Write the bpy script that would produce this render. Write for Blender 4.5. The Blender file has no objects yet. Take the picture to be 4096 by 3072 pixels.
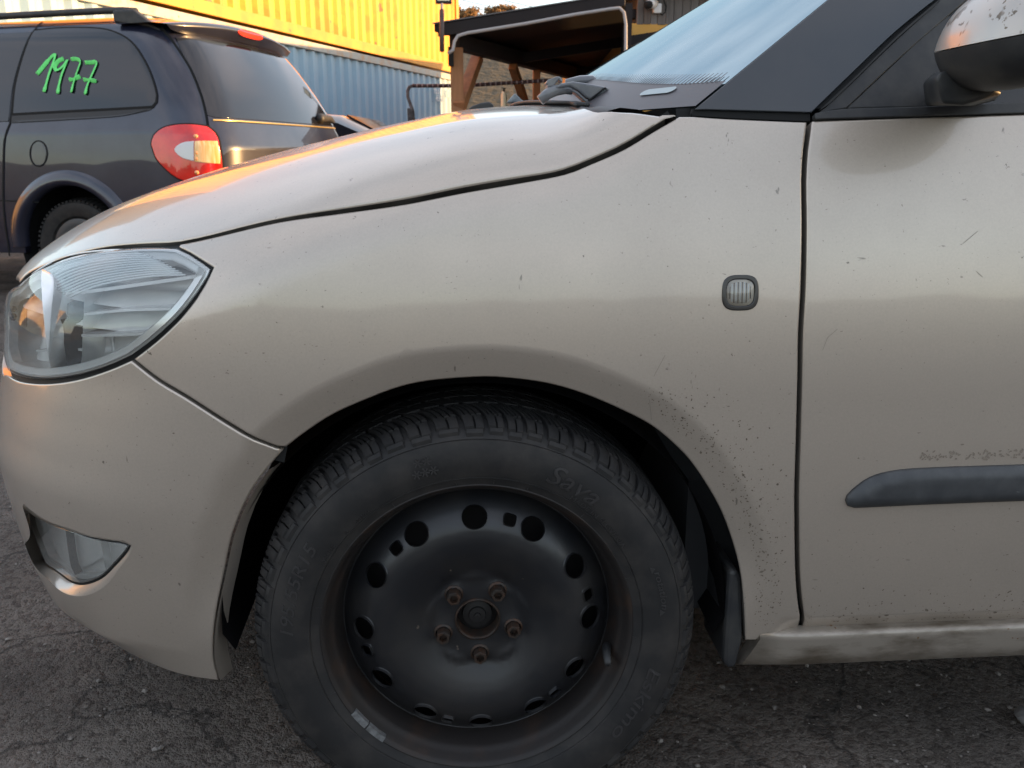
import bpy, bmesh, math, random
import numpy as np
from mathutils import Vector, Matrix, geometry
random.seed(7); np.random.seed(7)
SC = bpy.context.scene
COL = SC.collection

# ------------------------------------------------------------------ camera
FPX = 3400.0; PITCH = math.radians(15.0); YAW = math.radians(3.7)
CAM = np.array([-0.02, -1.0, 0.89])
def _cam_axes():
    cy, sy, cp, sp = math.cos(YAW), math.sin(YAW), math.cos(PITCH), math.sin(PITCH)
    f = np.array([sy*cp, cy*cp, -sp]); r = np.array([cy, -sy, 0.0]); u = np.cross(r, f)
    return np.array([r, u, f])
CM = _cam_axes()
cd = bpy.data.cameras.new('camera'); cam = bpy.data.objects.new('camera', cd); COL.objects.link(cam)
cam.matrix_world = Matrix.Translation(CAM) @ Matrix(np.stack([CM[0], CM[1], -CM[2]], 1).tolist()).to_4x4()
cd.sensor_width = 36.0; cd.lens = FPX/4096*36.0; cd.clip_start = 0.02; cd.clip_end = 3000
cd.dof.use_dof = True; cd.dof.focus_distance = 1.06; cd.dof.aperture_fstop = cd.lens/1.9
SC.camera = cam

# ------------------------------------------------------------------ sky, sun, exposure
SUN_EL = math.radians(7.0)
SUN_DIR = Vector((0.995*math.cos(SUN_EL), 0.10*math.cos(SUN_EL), math.sin(SUN_EL))).normalized()   # towards the sun
world = bpy.data.worlds.new('World'); SC.world = world; world.use_nodes = True
nt = world.node_tree; N = nt.nodes; L = nt.links
bg = N['Background']
sky = N.new('ShaderNodeTexSky'); sky.sky_type = 'NISHITA'; sky.sun_disc = False
sky.sun_elevation = SUN_EL; sky.sun_rotation = math.atan2(SUN_DIR.x, SUN_DIR.y)
sky.air_density = 1.0; sky.dust_density = 0.8; sky.ozone_density = 1.0
tc = N.new('ShaderNodeTexCoord'); mp = N.new('ShaderNodeMapping'); mp.inputs['Scale'].default_value = (1.0, 1.0, 3.2)
nz = N.new('ShaderNodeTexNoise'); nz.inputs['Scale'].default_value = 2.1; nz.inputs['Detail'].default_value = 6; nz.inputs['Roughness'].default_value = 0.55
cr = N.new('ShaderNodeValToRGB'); cr.color_ramp.elements[0].position = 0.40; cr.color_ramp.elements[1].position = 0.68
cl = N.new('ShaderNodeRGB'); cl.outputs[0].default_value = (2.55, 2.53, 2.75, 1)          # even pale cloud, in the sky's own units
mx = N.new('ShaderNodeMix'); mx.data_type = 'RGBA'
L.new(tc.outputs['Generated'], mp.inputs['Vector']); L.new(mp.outputs['Vector'], nz.inputs['Vector']); L.new(nz.outputs['Fac'], cr.inputs['Fac'])
cr.color_ramp.elements[0].color = (.25, .25, .25, 1); cr.color_ramp.elements[1].color = (.85, .85, .85, 1)
L.new(cr.outputs['Color'], mx.inputs['Factor']); L.new(sky.outputs['Color'], mx.inputs['A']); L.new(cl.outputs['Color'], mx.inputs['B'])
L.new(mx.outputs['Result'], bg.inputs['Color']); bg.inputs['Strength'].default_value = 0.12
sd = bpy.data.lights.new('sun', 'SUN'); sd.energy = 2.7; sd.angle = math.radians(0.6); sd.color = (1.0, 0.56, 0.22)
so = bpy.data.objects.new('sun', sd); COL.objects.link(so); so.rotation_euler = (-SUN_DIR).to_track_quat('-Z', 'Y').to_euler()
SC.view_settings.view_transform = 'Standard'; SC.view_settings.look = 'None'
SC.view_settings.exposure = 2.38; SC.view_settings.gamma = 1.0; SC.view_settings.use_curve_mapping = False
SC.cycles.use_denoising = True
SC.cycles.max_bounces = 10; SC.cycles.transparent_max_bounces = 16; SC.cycles.glossy_bounces = 5

# ------------------------------------------------------------------ projection helpers (outlines are traced, then laid on real surfaces)
def rays(px, py):
    px = np.atleast_1d(np.asarray(px, float)); py = np.atleast_1d(np.asarray(py, float))
    return np.stack([(px-2048)/FPX, (1536-py)/FPX, np.ones_like(px)], -1) @ CM
def at(px, py, d): return CAM + rays(px, py)[0]*d                   # point at depth d along the view axis
def atZ(px, py, z): r = rays(px, py)[0]; return CAM + r*((z-CAM[2])/r[2])
def atY(px, py, y): r = rays(px, py)[0]; return CAM + r*((y-CAM[1])/r[1])
def project(P):
    q = (np.atleast_2d(P)-CAM) @ CM.T
    return np.stack([2048+FPX*q[:, 0]/q[:, 2], 1536-FPX*q[:, 1]/q[:, 2]], 1)

# ------------------------------------------------------------------ object helpers
def link(o, parent=None):
    COL.objects.link(o)
    if parent is not None: o.parent = parent
    return o
def tag(o, label=None, cat=None, group=None, kind=None):
    if label: o['label'] = label
    if cat: o['category'] = cat
    if group: o['group'] = group
    if kind: o['kind'] = kind
    return o
def empty(name, loc=(0, 0, 0), rz=0.0):
    o = bpy.data.objects.new(name, None); o.location = loc; o.rotation_euler = (0, 0, rz); o.empty_display_size = .1
    return link(o)
def mesh_obj(name, verts, faces, mat, parent=None, smooth=False, normals=None, mats=None, fmat=None):
    me = bpy.data.meshes.new(name); me.from_pydata([tuple(map(float, v)) for v in verts], [], [tuple(map(int, f)) for f in faces])
    if mat is not None: me.materials.append(mat)
    for m in (mats or []): me.materials.append(m)
    if fmat is not None: me.polygons.foreach_set('material_index', np.asarray(fmat, dtype=np.int32))
    me.polygons.foreach_set('use_smooth', [bool(smooth)]*len(me.polygons))
    if normals is not None: me.normals_split_custom_set_from_vertices([tuple(map(float, n)) for n in normals])
    me.update()
    return link(bpy.data.objects.new(name, me), parent)

class MB:
    """collects simple solids and links them as one mesh"""
    def __init__(s): s.v = []; s.f = []
    def add(s, v, f):
        o = len(s.v); s.v += [tuple(map(float, p)) for p in v]; s.f += [tuple(i+o for i in q) for q in f]; return s
    def box(s, a, b, M=None):
        (x0, y0, z0), (x1, y1, z1) = a, b
        v = [(x0, y0, z0), (x1, y0, z0), (x1, y1, z0), (x0, y1, z0), (x0, y0, z1), (x1, y0, z1), (x1, y1, z1), (x0, y1, z1)]
        if M is not None: v = [M @ Vector(p) for p in v]
        return s.add(v, [(0, 3, 2, 1), (4, 5, 6, 7), (0, 1, 5, 4), (1, 2, 6, 5), (2, 3, 7, 6), (3, 0, 4, 7)])
    def bar(s, a, b, w, h, up=(0, 0, 1)):
        a = Vector(a); b = Vector(b); d = (b-a).normalized(); u = Vector(up); r = d.cross(u)
        if r.length < 1e-4: r = d.cross(Vector((1, 0, 0)))
        r.normalize(); u = r.cross(d).normalized(); r *= w/2; u *= h/2
        v = [a-r-u, a+r-u, a+r+u, a-r+u, b-r-u, b+r-u, b+r+u, b-r+u]
        return s.add(v, [(0, 1, 2, 3), (4, 7, 6, 5), (0, 4, 5, 1), (1, 5, 6, 2), (2, 6, 7, 3), (3, 7, 4, 0)])
    def tube(s, pts, r, n=10, cap=True, flat=None):
        pts = [Vector(p) for p in pts]; m = len(pts); rr = r if hasattr(r, '__len__') else [r]*m
        o = len(s.v); prev = None
        for i, p in enumerate(pts):
            d = (pts[min(i+1, m-1)]-pts[max(i-1, 0)]).normalized()
            if prev is None:
                a = d.orthogonal().normalized() if flat is None else Vector(flat).normalized()
                a = (a-d*a.dot(d)).normalized()
            else: a = (prev-d*prev.dot(d)).normalized()
            prev = a; b = d.cross(a)
            fa = .10 if flat is not None else 1.0
            for k in range(n):
                t = 2*math.pi*k/n; s.v.append(tuple(p+(a*math.cos(t)*fa+b*math.sin(t))*rr[i]))
        for i in range(m-1):
            for k in range(n): s.f.append((o+i*n+k, o+i*n+(k+1) % n, o+(i+1)*n+(k+1) % n, o+(i+1)*n+k))
        if cap: s.f.append(tuple(o+k for k in range(n))[::-1]); s.f.append(tuple(o+(m-1)*n+k for k in range(n)))
        return s
    def prism(s, poly, e):
        poly = [Vector(p) for p in poly]; e = Vector(e); n = len(poly)
        return s.add([tuple(p) for p in poly]+[tuple(p+e) for p in poly], [tuple(range(n))[::-1], tuple(range(n, 2*n))]+[(i, (i+1) % n, n+(i+1) % n, n+i) for i in range(n)])
    def lathe(s, prof, n=96, C=(0, 0, 0), closed=False):           # prof: (radius, y); axis +Y
        o = len(s.v); m = len(prof)
        for (r, y) in prof:
            for k in range(n): t = 2*math.pi*k/n; s.v.append((C[0]+r*math.cos(t), C[1]+y, C[2]+r*math.sin(t)))
        for i in range(m-1 if not closed else m):
            j = (i+1) % m
            for k in range(n): s.f.append((o+i*n+k, o+i*n+(k+1) % n, o+j*n+(k+1) % n, o+j*n+k))
        return s
    def build(s, name, mat, parent=None, smooth=False, angle=None):
        o = mesh_obj(name, s.v, s.f, mat, parent, smooth)
        if angle is not None: smooth_by_angle(o, angle)
        return o
def smooth_by_angle(o, deg):
    bm = bmesh.new(); bm.from_mesh(o.data); bmesh.ops.recalc_face_normals(bm, faces=bm.faces)
    for f in bm.faces: f.smooth = True
    a = math.radians(deg)
    for e in bm.edges:
        e.smooth = len(e.link_faces) == 2 and e.calc_face_angle(0) < a
    bm.to_mesh(o.data); bm.free()
def bevel(o, w, seg=2):
    bm = bmesh.new(); bm.from_mesh(o.data); bmesh.ops.recalc_face_normals(bm, faces=bm.faces)
    es = [e for e in bm.edges if len(e.link_faces) == 2 and e.calc_face_angle(0) > .5]
    bmesh.ops.bevel(bm, geom=es, offset=w, segments=seg, affect='EDGES', profile=.5, clamp_overlap=True)
    bm.to_mesh(o.data); bm.free(); return o

# ------------------------------------------------------------------ materials
MATS = {}
def mat(name, col, rough=.5, metal=0.0, coat=0.0, coat_rough=.05, col2=None, nscale=8.0, ndetail=5, nlo=.4, nhi=.65, bump=0.0, bscale=60.0, bdist=.002,
        spots=None, trans=0.0, ior=1.45, spec=.5, emit=None, estr=0.0, rvar=0.0, stretch=None, grain=None):
    """principled material; col2 is mixed in by noise, spots = (scale, threshold, colour) are small marks"""
    if name in MATS: return MATS[name]
    m = bpy.data.materials.new(name); m.use_nodes = True; t = m.node_tree; n = t.nodes; l = t.links; p = n['Principled BSDF']
    p.inputs['Base Color'].default_value = (*col, 1); p.inputs['Roughness'].default_value = rough; p.inputs['Metallic'].default_value = metal
    p.inputs['Coat Weight'].default_value = coat; p.inputs['Coat Roughness'].default_value = coat_rough
    p.inputs['Transmission Weight'].default_value = trans; p.inputs['IOR'].default_value = ior; p.inputs['Specular IOR Level'].default_value = spec
    if emit: p.inputs['Emission Color'].default_value = (*emit, 1); p.inputs['Emission Strength'].default_value = estr
    tcn = n.new('ShaderNodeTexCoord'); src = tcn.outputs['Object']
    if stretch:
        mpn = n.new('ShaderNodeMapping'); mpn.inputs['Scale'].default_value = stretch; l.new(src, mpn.inputs['Vector']); src = mpn.outputs['Vector']
    last = None
    if col2 is not None:
        q = n.new('ShaderNodeTexNoise'); q.inputs['Scale'].default_value = nscale; q.inputs['Detail'].default_value = ndetail; q.inputs['Roughness'].default_value = .62; l.new(src, q.inputs['Vector'])
        r = n.new('ShaderNodeMapRange'); r.inputs['From Min'].default_value = nlo; r.inputs['From Max'].default_value = nhi; l.new(q.outputs['Fac'], r.inputs['Value'])
        x = n.new('ShaderNodeMix'); x.data_type = 'RGBA'; x.inputs['A'].default_value = (*col, 1); x.inputs['B'].default_value = (*col2, 1); l.new(r.outputs['Result'], x.inputs['Factor'])
        last = x.outputs['Result']
        if rvar:
            rr = n.new('ShaderNodeMapRange'); rr.inputs['To Min'].default_value = rough; rr.inputs['To Max'].default_value = min(1, rough+rvar); l.new(r.outputs['Result'], rr.inputs['Value']); l.new(rr.outputs['Result'], p.inputs['Roughness'])
    for sp in (spots or []):
        q = n.new('ShaderNodeTexNoise'); q.inputs['Scale'].default_value = sp[0]; q.inputs['Detail'].default_value = 3; q.inputs['Roughness'].default_value = .7
        if len(sp) > 3:
            mpn = n.new('ShaderNodeMapping'); mpn.inputs['Scale'].default_value = sp[3]; mpn.inputs['Rotation'].default_value = (0, sp[4] if len(sp) > 4 else 0, 0); l.new(tcn.outputs['Object'], mpn.inputs['Vector']); l.new(mpn.outputs['Vector'], q.inputs['Vector'])
        else: l.new(tcn.outputs['Object'], q.inputs['Vector'])
        r = n.new('ShaderNodeMapRange'); r.inputs['From Min'].default_value = sp[1]; r.inputs['From Max'].default_value = sp[1]+.03; l.new(q.outputs['Fac'], r.inputs['Value'])
        x = n.new('ShaderNodeMix'); x.data_type = 'RGBA'; x.inputs['B'].default_value = (*sp[2], 1); l.new(r.outputs['Result'], x.inputs['Factor'])
        if last is not None: l.new(last, x.inputs['A'])
        else: x.inputs['A'].default_value = (*col, 1)
        last = x.outputs['Result']
    if grain:
        q = n.new('ShaderNodeTexNoise'); q.inputs['Scale'].default_value = grain[0]; q.inputs['Detail'].default_value = 2; l.new(tcn.outputs['Object'], q.inputs['Vector'])
        r = n.new('ShaderNodeMapRange'); r.inputs['From Min'].default_value = .3; r.inputs['From Max'].default_value = .7; r.inputs['To Min'].default_value = 1-grain[1]; r.inputs['To Max'].default_value = 1+grain[1]; l.new(q.outputs['Fac'], r.inputs['Value'])
        x = n.new('ShaderNodeMix'); x.data_type = 'RGBA'; x.blend_type = 'MULTIPLY'; x.inputs['Factor'].default_value = 1; l.new(r.outputs['Result'], x.inputs['B'])
        if last is not None: l.new(last, x.inputs['A'])
        else: x.inputs['A'].default_value = (*col, 1)
        last = x.outputs['Result']
    if last is not None: l.new(last, p.inputs['Base Color'])
    if bump:
        q = n.new('ShaderNodeTexNoise'); q.inputs['Scale'].default_value = bscale; q.inputs['Detail'].default_value = 6; l.new(src, q.inputs['Vector'])
        b = n.new('ShaderNodeBump'); b.inputs['Strength'].default_value = bump; b.inputs['Distance'].default_value = bdist; l.new(q.outputs['Fac'], b.inputs['Height']); l.new(b.outputs['Normal'], p.inputs['Normal'])
    MATS[name] = m; return m
def glass(name, tint, refl=1.0, rough=.02, haze=0.0, hazecol=(.6, .62, .62), ior=1.5):
    """thin clear sheet: see-through, mirror-like by fresnel, optionally dusty"""
    m = bpy.data.materials.new(name); m.use_nodes = True; t = m.node_tree; n = t.nodes; l = t.links
    n.remove(n['Principled BSDF']); out = n['Material Output']
    tr = n.new('ShaderNodeBsdfTransparent'); tr.inputs['Color'].default_value = (*tint, 1)
    gl = n.new('ShaderNodeBsdfGlossy'); gl.inputs['Roughness'].default_value = rough; gl.inputs['Color'].default_value = (refl, refl, refl, 1) if not hasattr(refl, '__len__') else (*refl, 1)
    fr = n.new('ShaderNodeFresnel'); fr.inputs['IOR'].default_value = ior
    mxs = n.new('ShaderNodeMixShader'); l.new(fr.outputs['Fac'], mxs.inputs['Fac']); l.new(tr.outputs['BSDF'], mxs.inputs[1]); l.new(gl.outputs['BSDF'], mxs.inputs[2])
    last = mxs.outputs['Shader']
    if haze:
        df = n.new('ShaderNodeBsdfDiffuse'); df.inputs['Color'].default_value = (*hazecol, 1)
        m2 = n.new('ShaderNodeMixShader'); m2.inputs['Fac'].default_value = haze; l.new(last, m2.inputs[1]); l.new(df.outputs['BSDF'], m2.inputs[2]); last = m2.outputs['Shader']
    l.new(last, out.inputs['Surface']); return m

# ------------------------------------------------------------------ curves and panels cut from a surface
def spline(pts, step):
    """Catmull-Rom through pts, resampled to about step"""
    P = np.asarray(pts, float)
    if len(P) == 2:
        n = max(1, int(np.linalg.norm(P[1]-P[0])/step)); return [P[0]+(P[1]-P[0])*i/n for i in range(n+1)]
    Q = np.vstack([2*P[0]-P[1], P, 2*P[-1]-P[-2]]); out = []
    for i in range(len(P)-1):
        a, b, c, d = Q[i:i+4]; n = max(1, int(np.linalg.norm(c-b)/step))
        # centripetal-like: plain uniform is fine for evenly traced points
        for k in range(n):
            t = k/n; out.append(.5*((2*b)+(c-a)*t+(2*a-5*b+4*c-d)*t*t+(3*b-a-3*c+d)*t**3))
    out.append(P[-1]); return out
def loop(segs, step):
    out = []
    for s in segs:
        q = spline(s, step)
        if out and np.linalg.norm(np.asarray(out[-1])-np.asarray(q[0])) < step*.4: q = q[1:]
        out += list(q)
    if np.linalg.norm(np.asarray(out[0])-np.asarray(out[-1])) < step*.4: out.pop()
    return np.array(out)
def area2(P): x, y = P[:, 0], P[:, 1]; return .5*np.sum(x*np.roll(y, -1)-np.roll(x, -1)*y)
def inset_poly(P, d):
    if area2(P) < 0: P = P[::-1]
    e = np.roll(P, -1, 0)-P; e /= np.maximum(np.linalg.norm(e, axis=1, keepdims=True), 1e-9)
    n = np.stack([-e[:, 1], e[:, 0]], 1); m = n+np.roll(n, 1, 0)
    m /= np.maximum((m*np.roll(n, 1, 0)).sum(1, keepdims=True), .35)
    return P+m*d
def inside(P, q):
    x, y = q[:, 0:1], q[:, 1:2]; x0, y0 = P[:, 0], P[:, 1]; x1, y1 = np.roll(x0, -1), np.roll(y0, -1)
    c = ((y0 <= y) != (y1 <= y)) & (x < (x1-x0)*(y-y0)/np.where(y1 == y0, 1e-12, y1-y0)+x0)
    return c.sum(1) % 2 == 1
def dist_poly(P, q, closed=True):
    a = P; b = np.roll(P, -1, 0)
    if not closed: a, b = P[:-1], P[1:]
    ab = b-a; L2 = np.maximum((ab**2).sum(1), 1e-12); out = np.empty(len(q))
    for i in range(0, len(q), 2000):
        w = q[i:i+2000, None]-a[None]; t = np.clip((w*ab).sum(2)/L2, 0, 1)
        out[i:i+2000] = np.sqrt(((w-t[..., None]*ab)**2).sum(2).min(1))
    return out
def triangulate(outer, rings, holes, spacing, extra=()):
    lo = outer.min(0); hi = outer.max(0)
    gx = np.arange(lo[0]+spacing*.5, hi[0], spacing); gy = np.arange(lo[1]+spacing*.5, hi[1], spacing*.87)
    g = np.array([(x+(spacing*.5 if j % 2 else 0), y) for j, y in enumerate(gy) for x in gx]) if len(gx) and len(gy) else np.zeros((0, 2))
    if len(g):
        k = inside(outer, g)
        for h in holes: k &= ~inside(h, g)
        g = g[k]
        for r in [outer]+list(rings)+list(holes):
            if len(g): g = g[dist_poly(r, g) > spacing*.5]
    pts = []; edges = []; idx = []
    for r in [outer]+list(rings)+list(holes):
        o = len(pts); n = len(r); pts += [tuple(p) for p in r]; edges += [(o+i, o+(i+1) % n) for i in range(n)]; idx.append((o, n))
    for r in extra:
        r = np.asarray(r); k = inside(outer, r) & (dist_poly(outer, r) > spacing*.4)
        for h in holes: k &= ~inside(h, r)
        if len(g): g = g[dist_poly(r, g, False) > spacing*.3]
        pts += [tuple(p) for p in r[k]]
    pts += [tuple(p) for p in g]
    res = geometry.delaunay_2d_cdt([Vector(p) for p in pts], edges, [], 0, 1e-6)
    V = np.array([tuple(v) for v in res[0]]); T = np.array([f for f in res[2] if len(f) == 3]); orig = res[3]
    c = V[T].mean(1); k = inside(outer, c)
    for h in holes: k &= ~inside(h, c)
    T = T[k]; inv = {}
    for i, o in enumerate(orig):
        for j in o: inv[j] = i
    return V, T, inv, idx
def panel(name, chart, outer, material, parent, holes=(), spacing=.012, hem=.0025, drop=.0012, skirt=.012, lift=None, ref=(.3, .8, .5), shrink=0.0, offset=0.0, flip=False, skirt_holes=True, extra=(), skirt_mat=None):
    """a sheet-metal panel: the surface 'chart' trimmed to an outline, with rounded hems and returned edges"""
    outer = np.asarray(outer, float)
    if area2(outer) < 0: outer = outer[::-1]
    if shrink: outer = inset_poly(outer, shrink)
    holes = [np.asarray(h, float) if area2(np.asarray(h, float)) > 0 else np.asarray(h, float)[::-1] for h in holes]
    rings = [inset_poly(outer, hem)]+[inset_poly(h, -hem) for h in holes] if hem else []
    V, T, inv, idx = triangulate(outer, rings, holes, spacing, extra)
    P = chart(V); e = 4e-4
    du = chart(V+[e, 0])-chart(V-[e, 0]); dv = chart(V+[0, e])-chart(V-[0, e])
    nn = np.cross(du, dv); nn /= np.maximum(np.linalg.norm(nn, axis=1, keepdims=True), 1e-12)
    sg = np.sign((nn*(P-np.array(ref))).sum(1)); sg[sg == 0] = 1; nn *= sg[:, None]
    if flip: nn = -nn
    if lift is not None:
        d = dist_poly(outer, V); P = P+nn*lift(d)[:, None]
        fn = np.zeros_like(P); tn = np.cross(P[T[:, 1]]-P[T[:, 0]], P[T[:, 2]]-P[T[:, 0]]); s2 = np.sign((tn*nn[T].mean(1)).sum(1))
        for k in range(3): np.add.at(fn, T[:, k], tn*s2[:, None])
        nn = fn/np.maximum(np.linalg.norm(fn, axis=1, keepdims=True), 1e-12)
    if offset: P = P+nn*offset
    tn = np.cross(P[T[:, 1]]-P[T[:, 0]], P[T[:, 2]]-P[T[:, 0]]); fl = (tn*nn[T].mean(1)).sum(1) < 0
    T[fl] = T[fl][:, ::-1]
    verts = P.copy(); nor = nn.copy(); faces = [tuple(t) for t in T]; ev = []; en = []
    loops = [idx[0]]+([idx[len(rings)+1+i] for i in range(len(holes))] if skirt_holes else [])
    for li, (o, n) in enumerate(loops):
        ids = [inv[o+i] for i in range(n)]; q = P[ids]; qn = nn[ids]
        tg = np.roll(q, -1, 0)-np.roll(q, 1, 0); tg /= np.maximum(np.linalg.norm(tg, axis=1, keepdims=True), 1e-9)
        out = np.cross(tg, qn)
        # outward must point away from the panel's material
        pd = np.roll(V[ids], -1, 0)-np.roll(V[ids], 1, 0); od = np.stack([pd[:, 1], -pd[:, 0]], 1)
        if li > 0: od = -od
        dd = chart(V[ids]+od/np.maximum(np.linalg.norm(od, axis=1, keepdims=True), 1e-9)*1e-3)-chart(V[ids]); out *= np.sign((out*dd).sum(1))[:, None]
        if hem:
            verts[ids] = q-qn*drop; nor[ids] = qn*.55+out*.83
        q = verts[ids]; base = len(verts)+len(ev)
        ev += list(q)+list(q-qn*skirt); en += list(out)+list(out)
        for i in range(n):
            j = (i+1) % n; a, b, c, d = base+i, base+j, base+n+j, base+n+i
            faces.append((a, b, c, d) if np.dot(np.cross(q[j]-q[i], -qn[i]), out[i]) > 0 else (d, c, b, a))
    if ev: verts = np.vstack([verts, ev]); nor = np.vstack([nor, en])
    nor /= np.maximum(np.linalg.norm(nor, axis=1, keepdims=True), 1e-12)
    fm = [0]*len(T)+[1]*(len(faces)-len(T)) if skirt_mat is not None else None
    return mesh_obj(name, verts, faces, material, parent, True, nor, mats=[skirt_mat] if skirt_mat is not None else None, fmat=fm)
def ribbon(name, pts3, nrm, w, material, parent, h=.0):
    """a narrow strip lying on a surface"""
    P = np.asarray(pts3, float); Nn = np.asarray(nrm, float); t = np.gradient(P, axis=0); s = np.cross(t, Nn); s /= np.maximum(np.linalg.norm(s, axis=1, keepdims=True), 1e-9)
    ww = (np.asarray(w)*np.ones(len(P)))[:, None]/2
    v = np.vstack([P-s*ww, P+Nn*h, P+s*ww]); n = len(P); f = []
    for i in range(n-1): f += [(i, i+1, n+i+1, n+i), (n+i, n+i+1, 2*n+i+1, 2*n+i)]
    return mesh_obj(name, v, f, material, parent, True)
def text_mesh(txt, size, extrude=.0004, shear=0.0, align='CENTER'):
    c = bpy.data.curves.new('lettering', 'FONT'); c.body = txt; c.size = size; c.extrude = extrude; c.align_x = align; c.shear = shear; c.resolution_u = 3
    o = bpy.data.objects.new('lettering', c); COL.objects.link(o); bpy.context.view_layer.update()
    me = bpy.data.meshes.new_from_object(o.evaluated_get(bpy.context.evaluated_depsgraph_get()))
    V = np.array([tuple(v.co) for v in me.vertices]); F = [tuple(p.vertices) for p in me.polygons]
    bpy.data.objects.remove(o); bpy.data.curves.remove(c); bpy.data.meshes.remove(me)
    return V, F
def sstep(a, b, x):
    t = np.clip((x-a)/(b-a), 0, 1); return t*t*(3-2*t)
def pchip(xk, yk, x):
    h = np.diff(xk); d = np.diff(yk)/h; m = np.zeros_like(yk)
    s0 = np.where(d[:-1] == 0, 1e-9, d[:-1]); s1 = np.where(d[1:] == 0, 1e-9, d[1:])
    m[1:-1] = np.where(d[:-1]*d[1:] > 0, 2/(1/s0+1/s1), 0); m[0] = d[0]; m[-1] = d[-1]
    x = np.clip(x, xk[0], xk[-1]); i = np.clip(np.searchsorted(xk, x)-1, 0, len(xk)-2); t = (x-xk[i])/h[i]
    return yk[i]*(2*t**3-3*t*t+1)+h[i]*m[i]*(t**3-2*t*t+t)+yk[i+1]*(-2*t**3+3*t*t)+h[i]*m[i+1]*(t**3-t*t)
def smax(a, b, k):
    h = np.clip(.5+.5*(a-b)/k, 0, 1); return b*(1-h)+a*h+k*h*(1-h)
def bisect(fn, lo, hi, n=34):
    lo = np.array(lo, float); hi = np.array(hi, float)
    for _ in range(n):
        m = (lo+hi)/2; g = fn(m); lo = np.where(g > 0, m, lo); hi = np.where(g > 0, hi, m)
    return hi
def march(G, px, py, t0, t1, step):
    """first hit of view rays on the solid G<0"""
    d = rays(px, py); n = len(d); t = np.full(n, t1); alive = np.ones(n, bool); cur = np.full(n, float(t0))
    for _ in range(int((t1-t0)/step)):
        nx = cur+step; g = G(CAM+d*nx[:, None]); new = alive & (g < 0); t[new] = nx[new]; alive &= ~new; cur = np.where(alive, nx, cur)
    hi = bisect(lambda m: G(CAM+d*m[:, None]), t-step, t); return CAM+d*hi[:, None], ~alive
# ================================================================== the beige hatchback
PAINT = mat('beige_metallic_paint', (.475, .408, .345), rough=.34, metal=.5, coat=.85, coat_rough=.065, rvar=.08, grain=(420, .035), col2=(.42, .36, .306), nscale=3.0, nlo=.45, nhi=.8,
            spots=[(95, .712, (.17, .145, .12)), (60, .728, (.22, .19, .16), (1, 1, .30)), (46, .735, (.20, .17, .14), (.28, 1, 1), .7), (230, .690, (.24, .205, .175)), (130, .70, (.26, .22, .19), (.4, 1, 1), -.4)])
PAINT_LOW = PAINT
DIRT_SHADE = mat('dirt_shade_edge', (.045, .040, .036), rough=.7, col2=(.10, .09, .08), nscale=25)  # dirt plus painted gap shade on the hood and fender returns
BLACKGAP = mat('black_gap', (.006, .006, .006), rough=.9)
PLAST = mat('black_plastic', (.018, .019, .021), rough=.55, col2=(.035, .034, .033), nscale=30, bump=.15, bscale=400, bdist=.0004)
GLOSSBLK = mat('gloss_black_trim', (.020, .024, .030), rough=.22, coat=.5, coat_rough=.08, col2=(.028, .030, .034), nscale=6)
RUBBER = mat('seal_rubber', (.010, .010, .010), rough=.65)
YC = .80; XC = -.22; PA = .60; PB = .822; PN = 2.35
FZ = np.array([.1, .18, .22, .30, .38, .46, .52, .58, .64, .70, .76, .85]); FI = np.array([.085, .055, .040, .016, .002, -.006, .006, .022, .036, .036, .040, .05])
HX = np.array([-.90, -.80, -.74, -.68, -.60, -.50, -.40, -.25, -.10, .02, .10, .20, .28, .42, .6]); HZ = np.array([.50, .628, .702, .758, .806, .850, .882, .921, .955, .976, .981, .9825, .988, 1.02, 1.05])
WX = np.array([-.9, -.65, -.4, -.13, .1, .4]); WW = np.array([.30, .40, .53, .60, .625, .64])
def car_top(x, w):
    w = np.abs(w); wc = pchip(WX, WW, x); c = np.maximum(w-wc, 0); c = np.sqrt(c*c+.012**2)-.012
    return pchip(HX, HZ, x)-.095*w*w-1.0*c*c-.10*c
def car_G(p):
    x, y, z = p[..., 0], p[..., 1], p[..., 2]; w = YC-y
    u = np.maximum(XC-x, 0)/PA; v = np.abs(w)/PB; g = ((u**PN+v**PN)**(1/PN)-1)*PB
    up = np.maximum(z-.60, 0); dn = np.maximum(.56-z, 0); fr = sstep(-.25, -.7, x)
    g = g+.50*up**2+.35*dn**2*(1-fr)+fr*pchip(FZ, FI, z)
    rise = .075*sstep(.08, .30, x)*sstep(.56, .72, np.abs(w))       # the wing stays upright beside the pillar
    return smax(g, (z-car_top(x, w)-rise)*.93, .05)
def cast(pts, car_G=car_G):
    pts = np.asarray(pts, float); P, hit = march(car_G, pts[:, 0], pts[:, 1], .6, 2.6, .006)
    for k in range(1, 30):                       # points just outside the silhouette slide in to it
        if hit.all(): break
        b = np.where(~hit)[0]; q = pts[b]+np.stack([np.full(len(b), 4.0*k), 1.0*k*np.sign(1500-pts[b, 1])], 1)
        P2, h2 = march(car_G, q[:, 0], q[:, 1], .6, 2.6, .006); P[b[h2]] = P2[h2]; hit[b[h2]] = True
    return P
SB = .7
def to_xz(P): return np.stack([P[:, 0], P[:, 2]], 1)
def to_sz(P): return np.stack([SB*np.arctan2(YC-P[:, 1], XC-P[:, 0]), P[:, 2]], 1)
def to_xw(P): return np.stack([P[:, 0], YC-P[:, 1]], 1)

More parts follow.
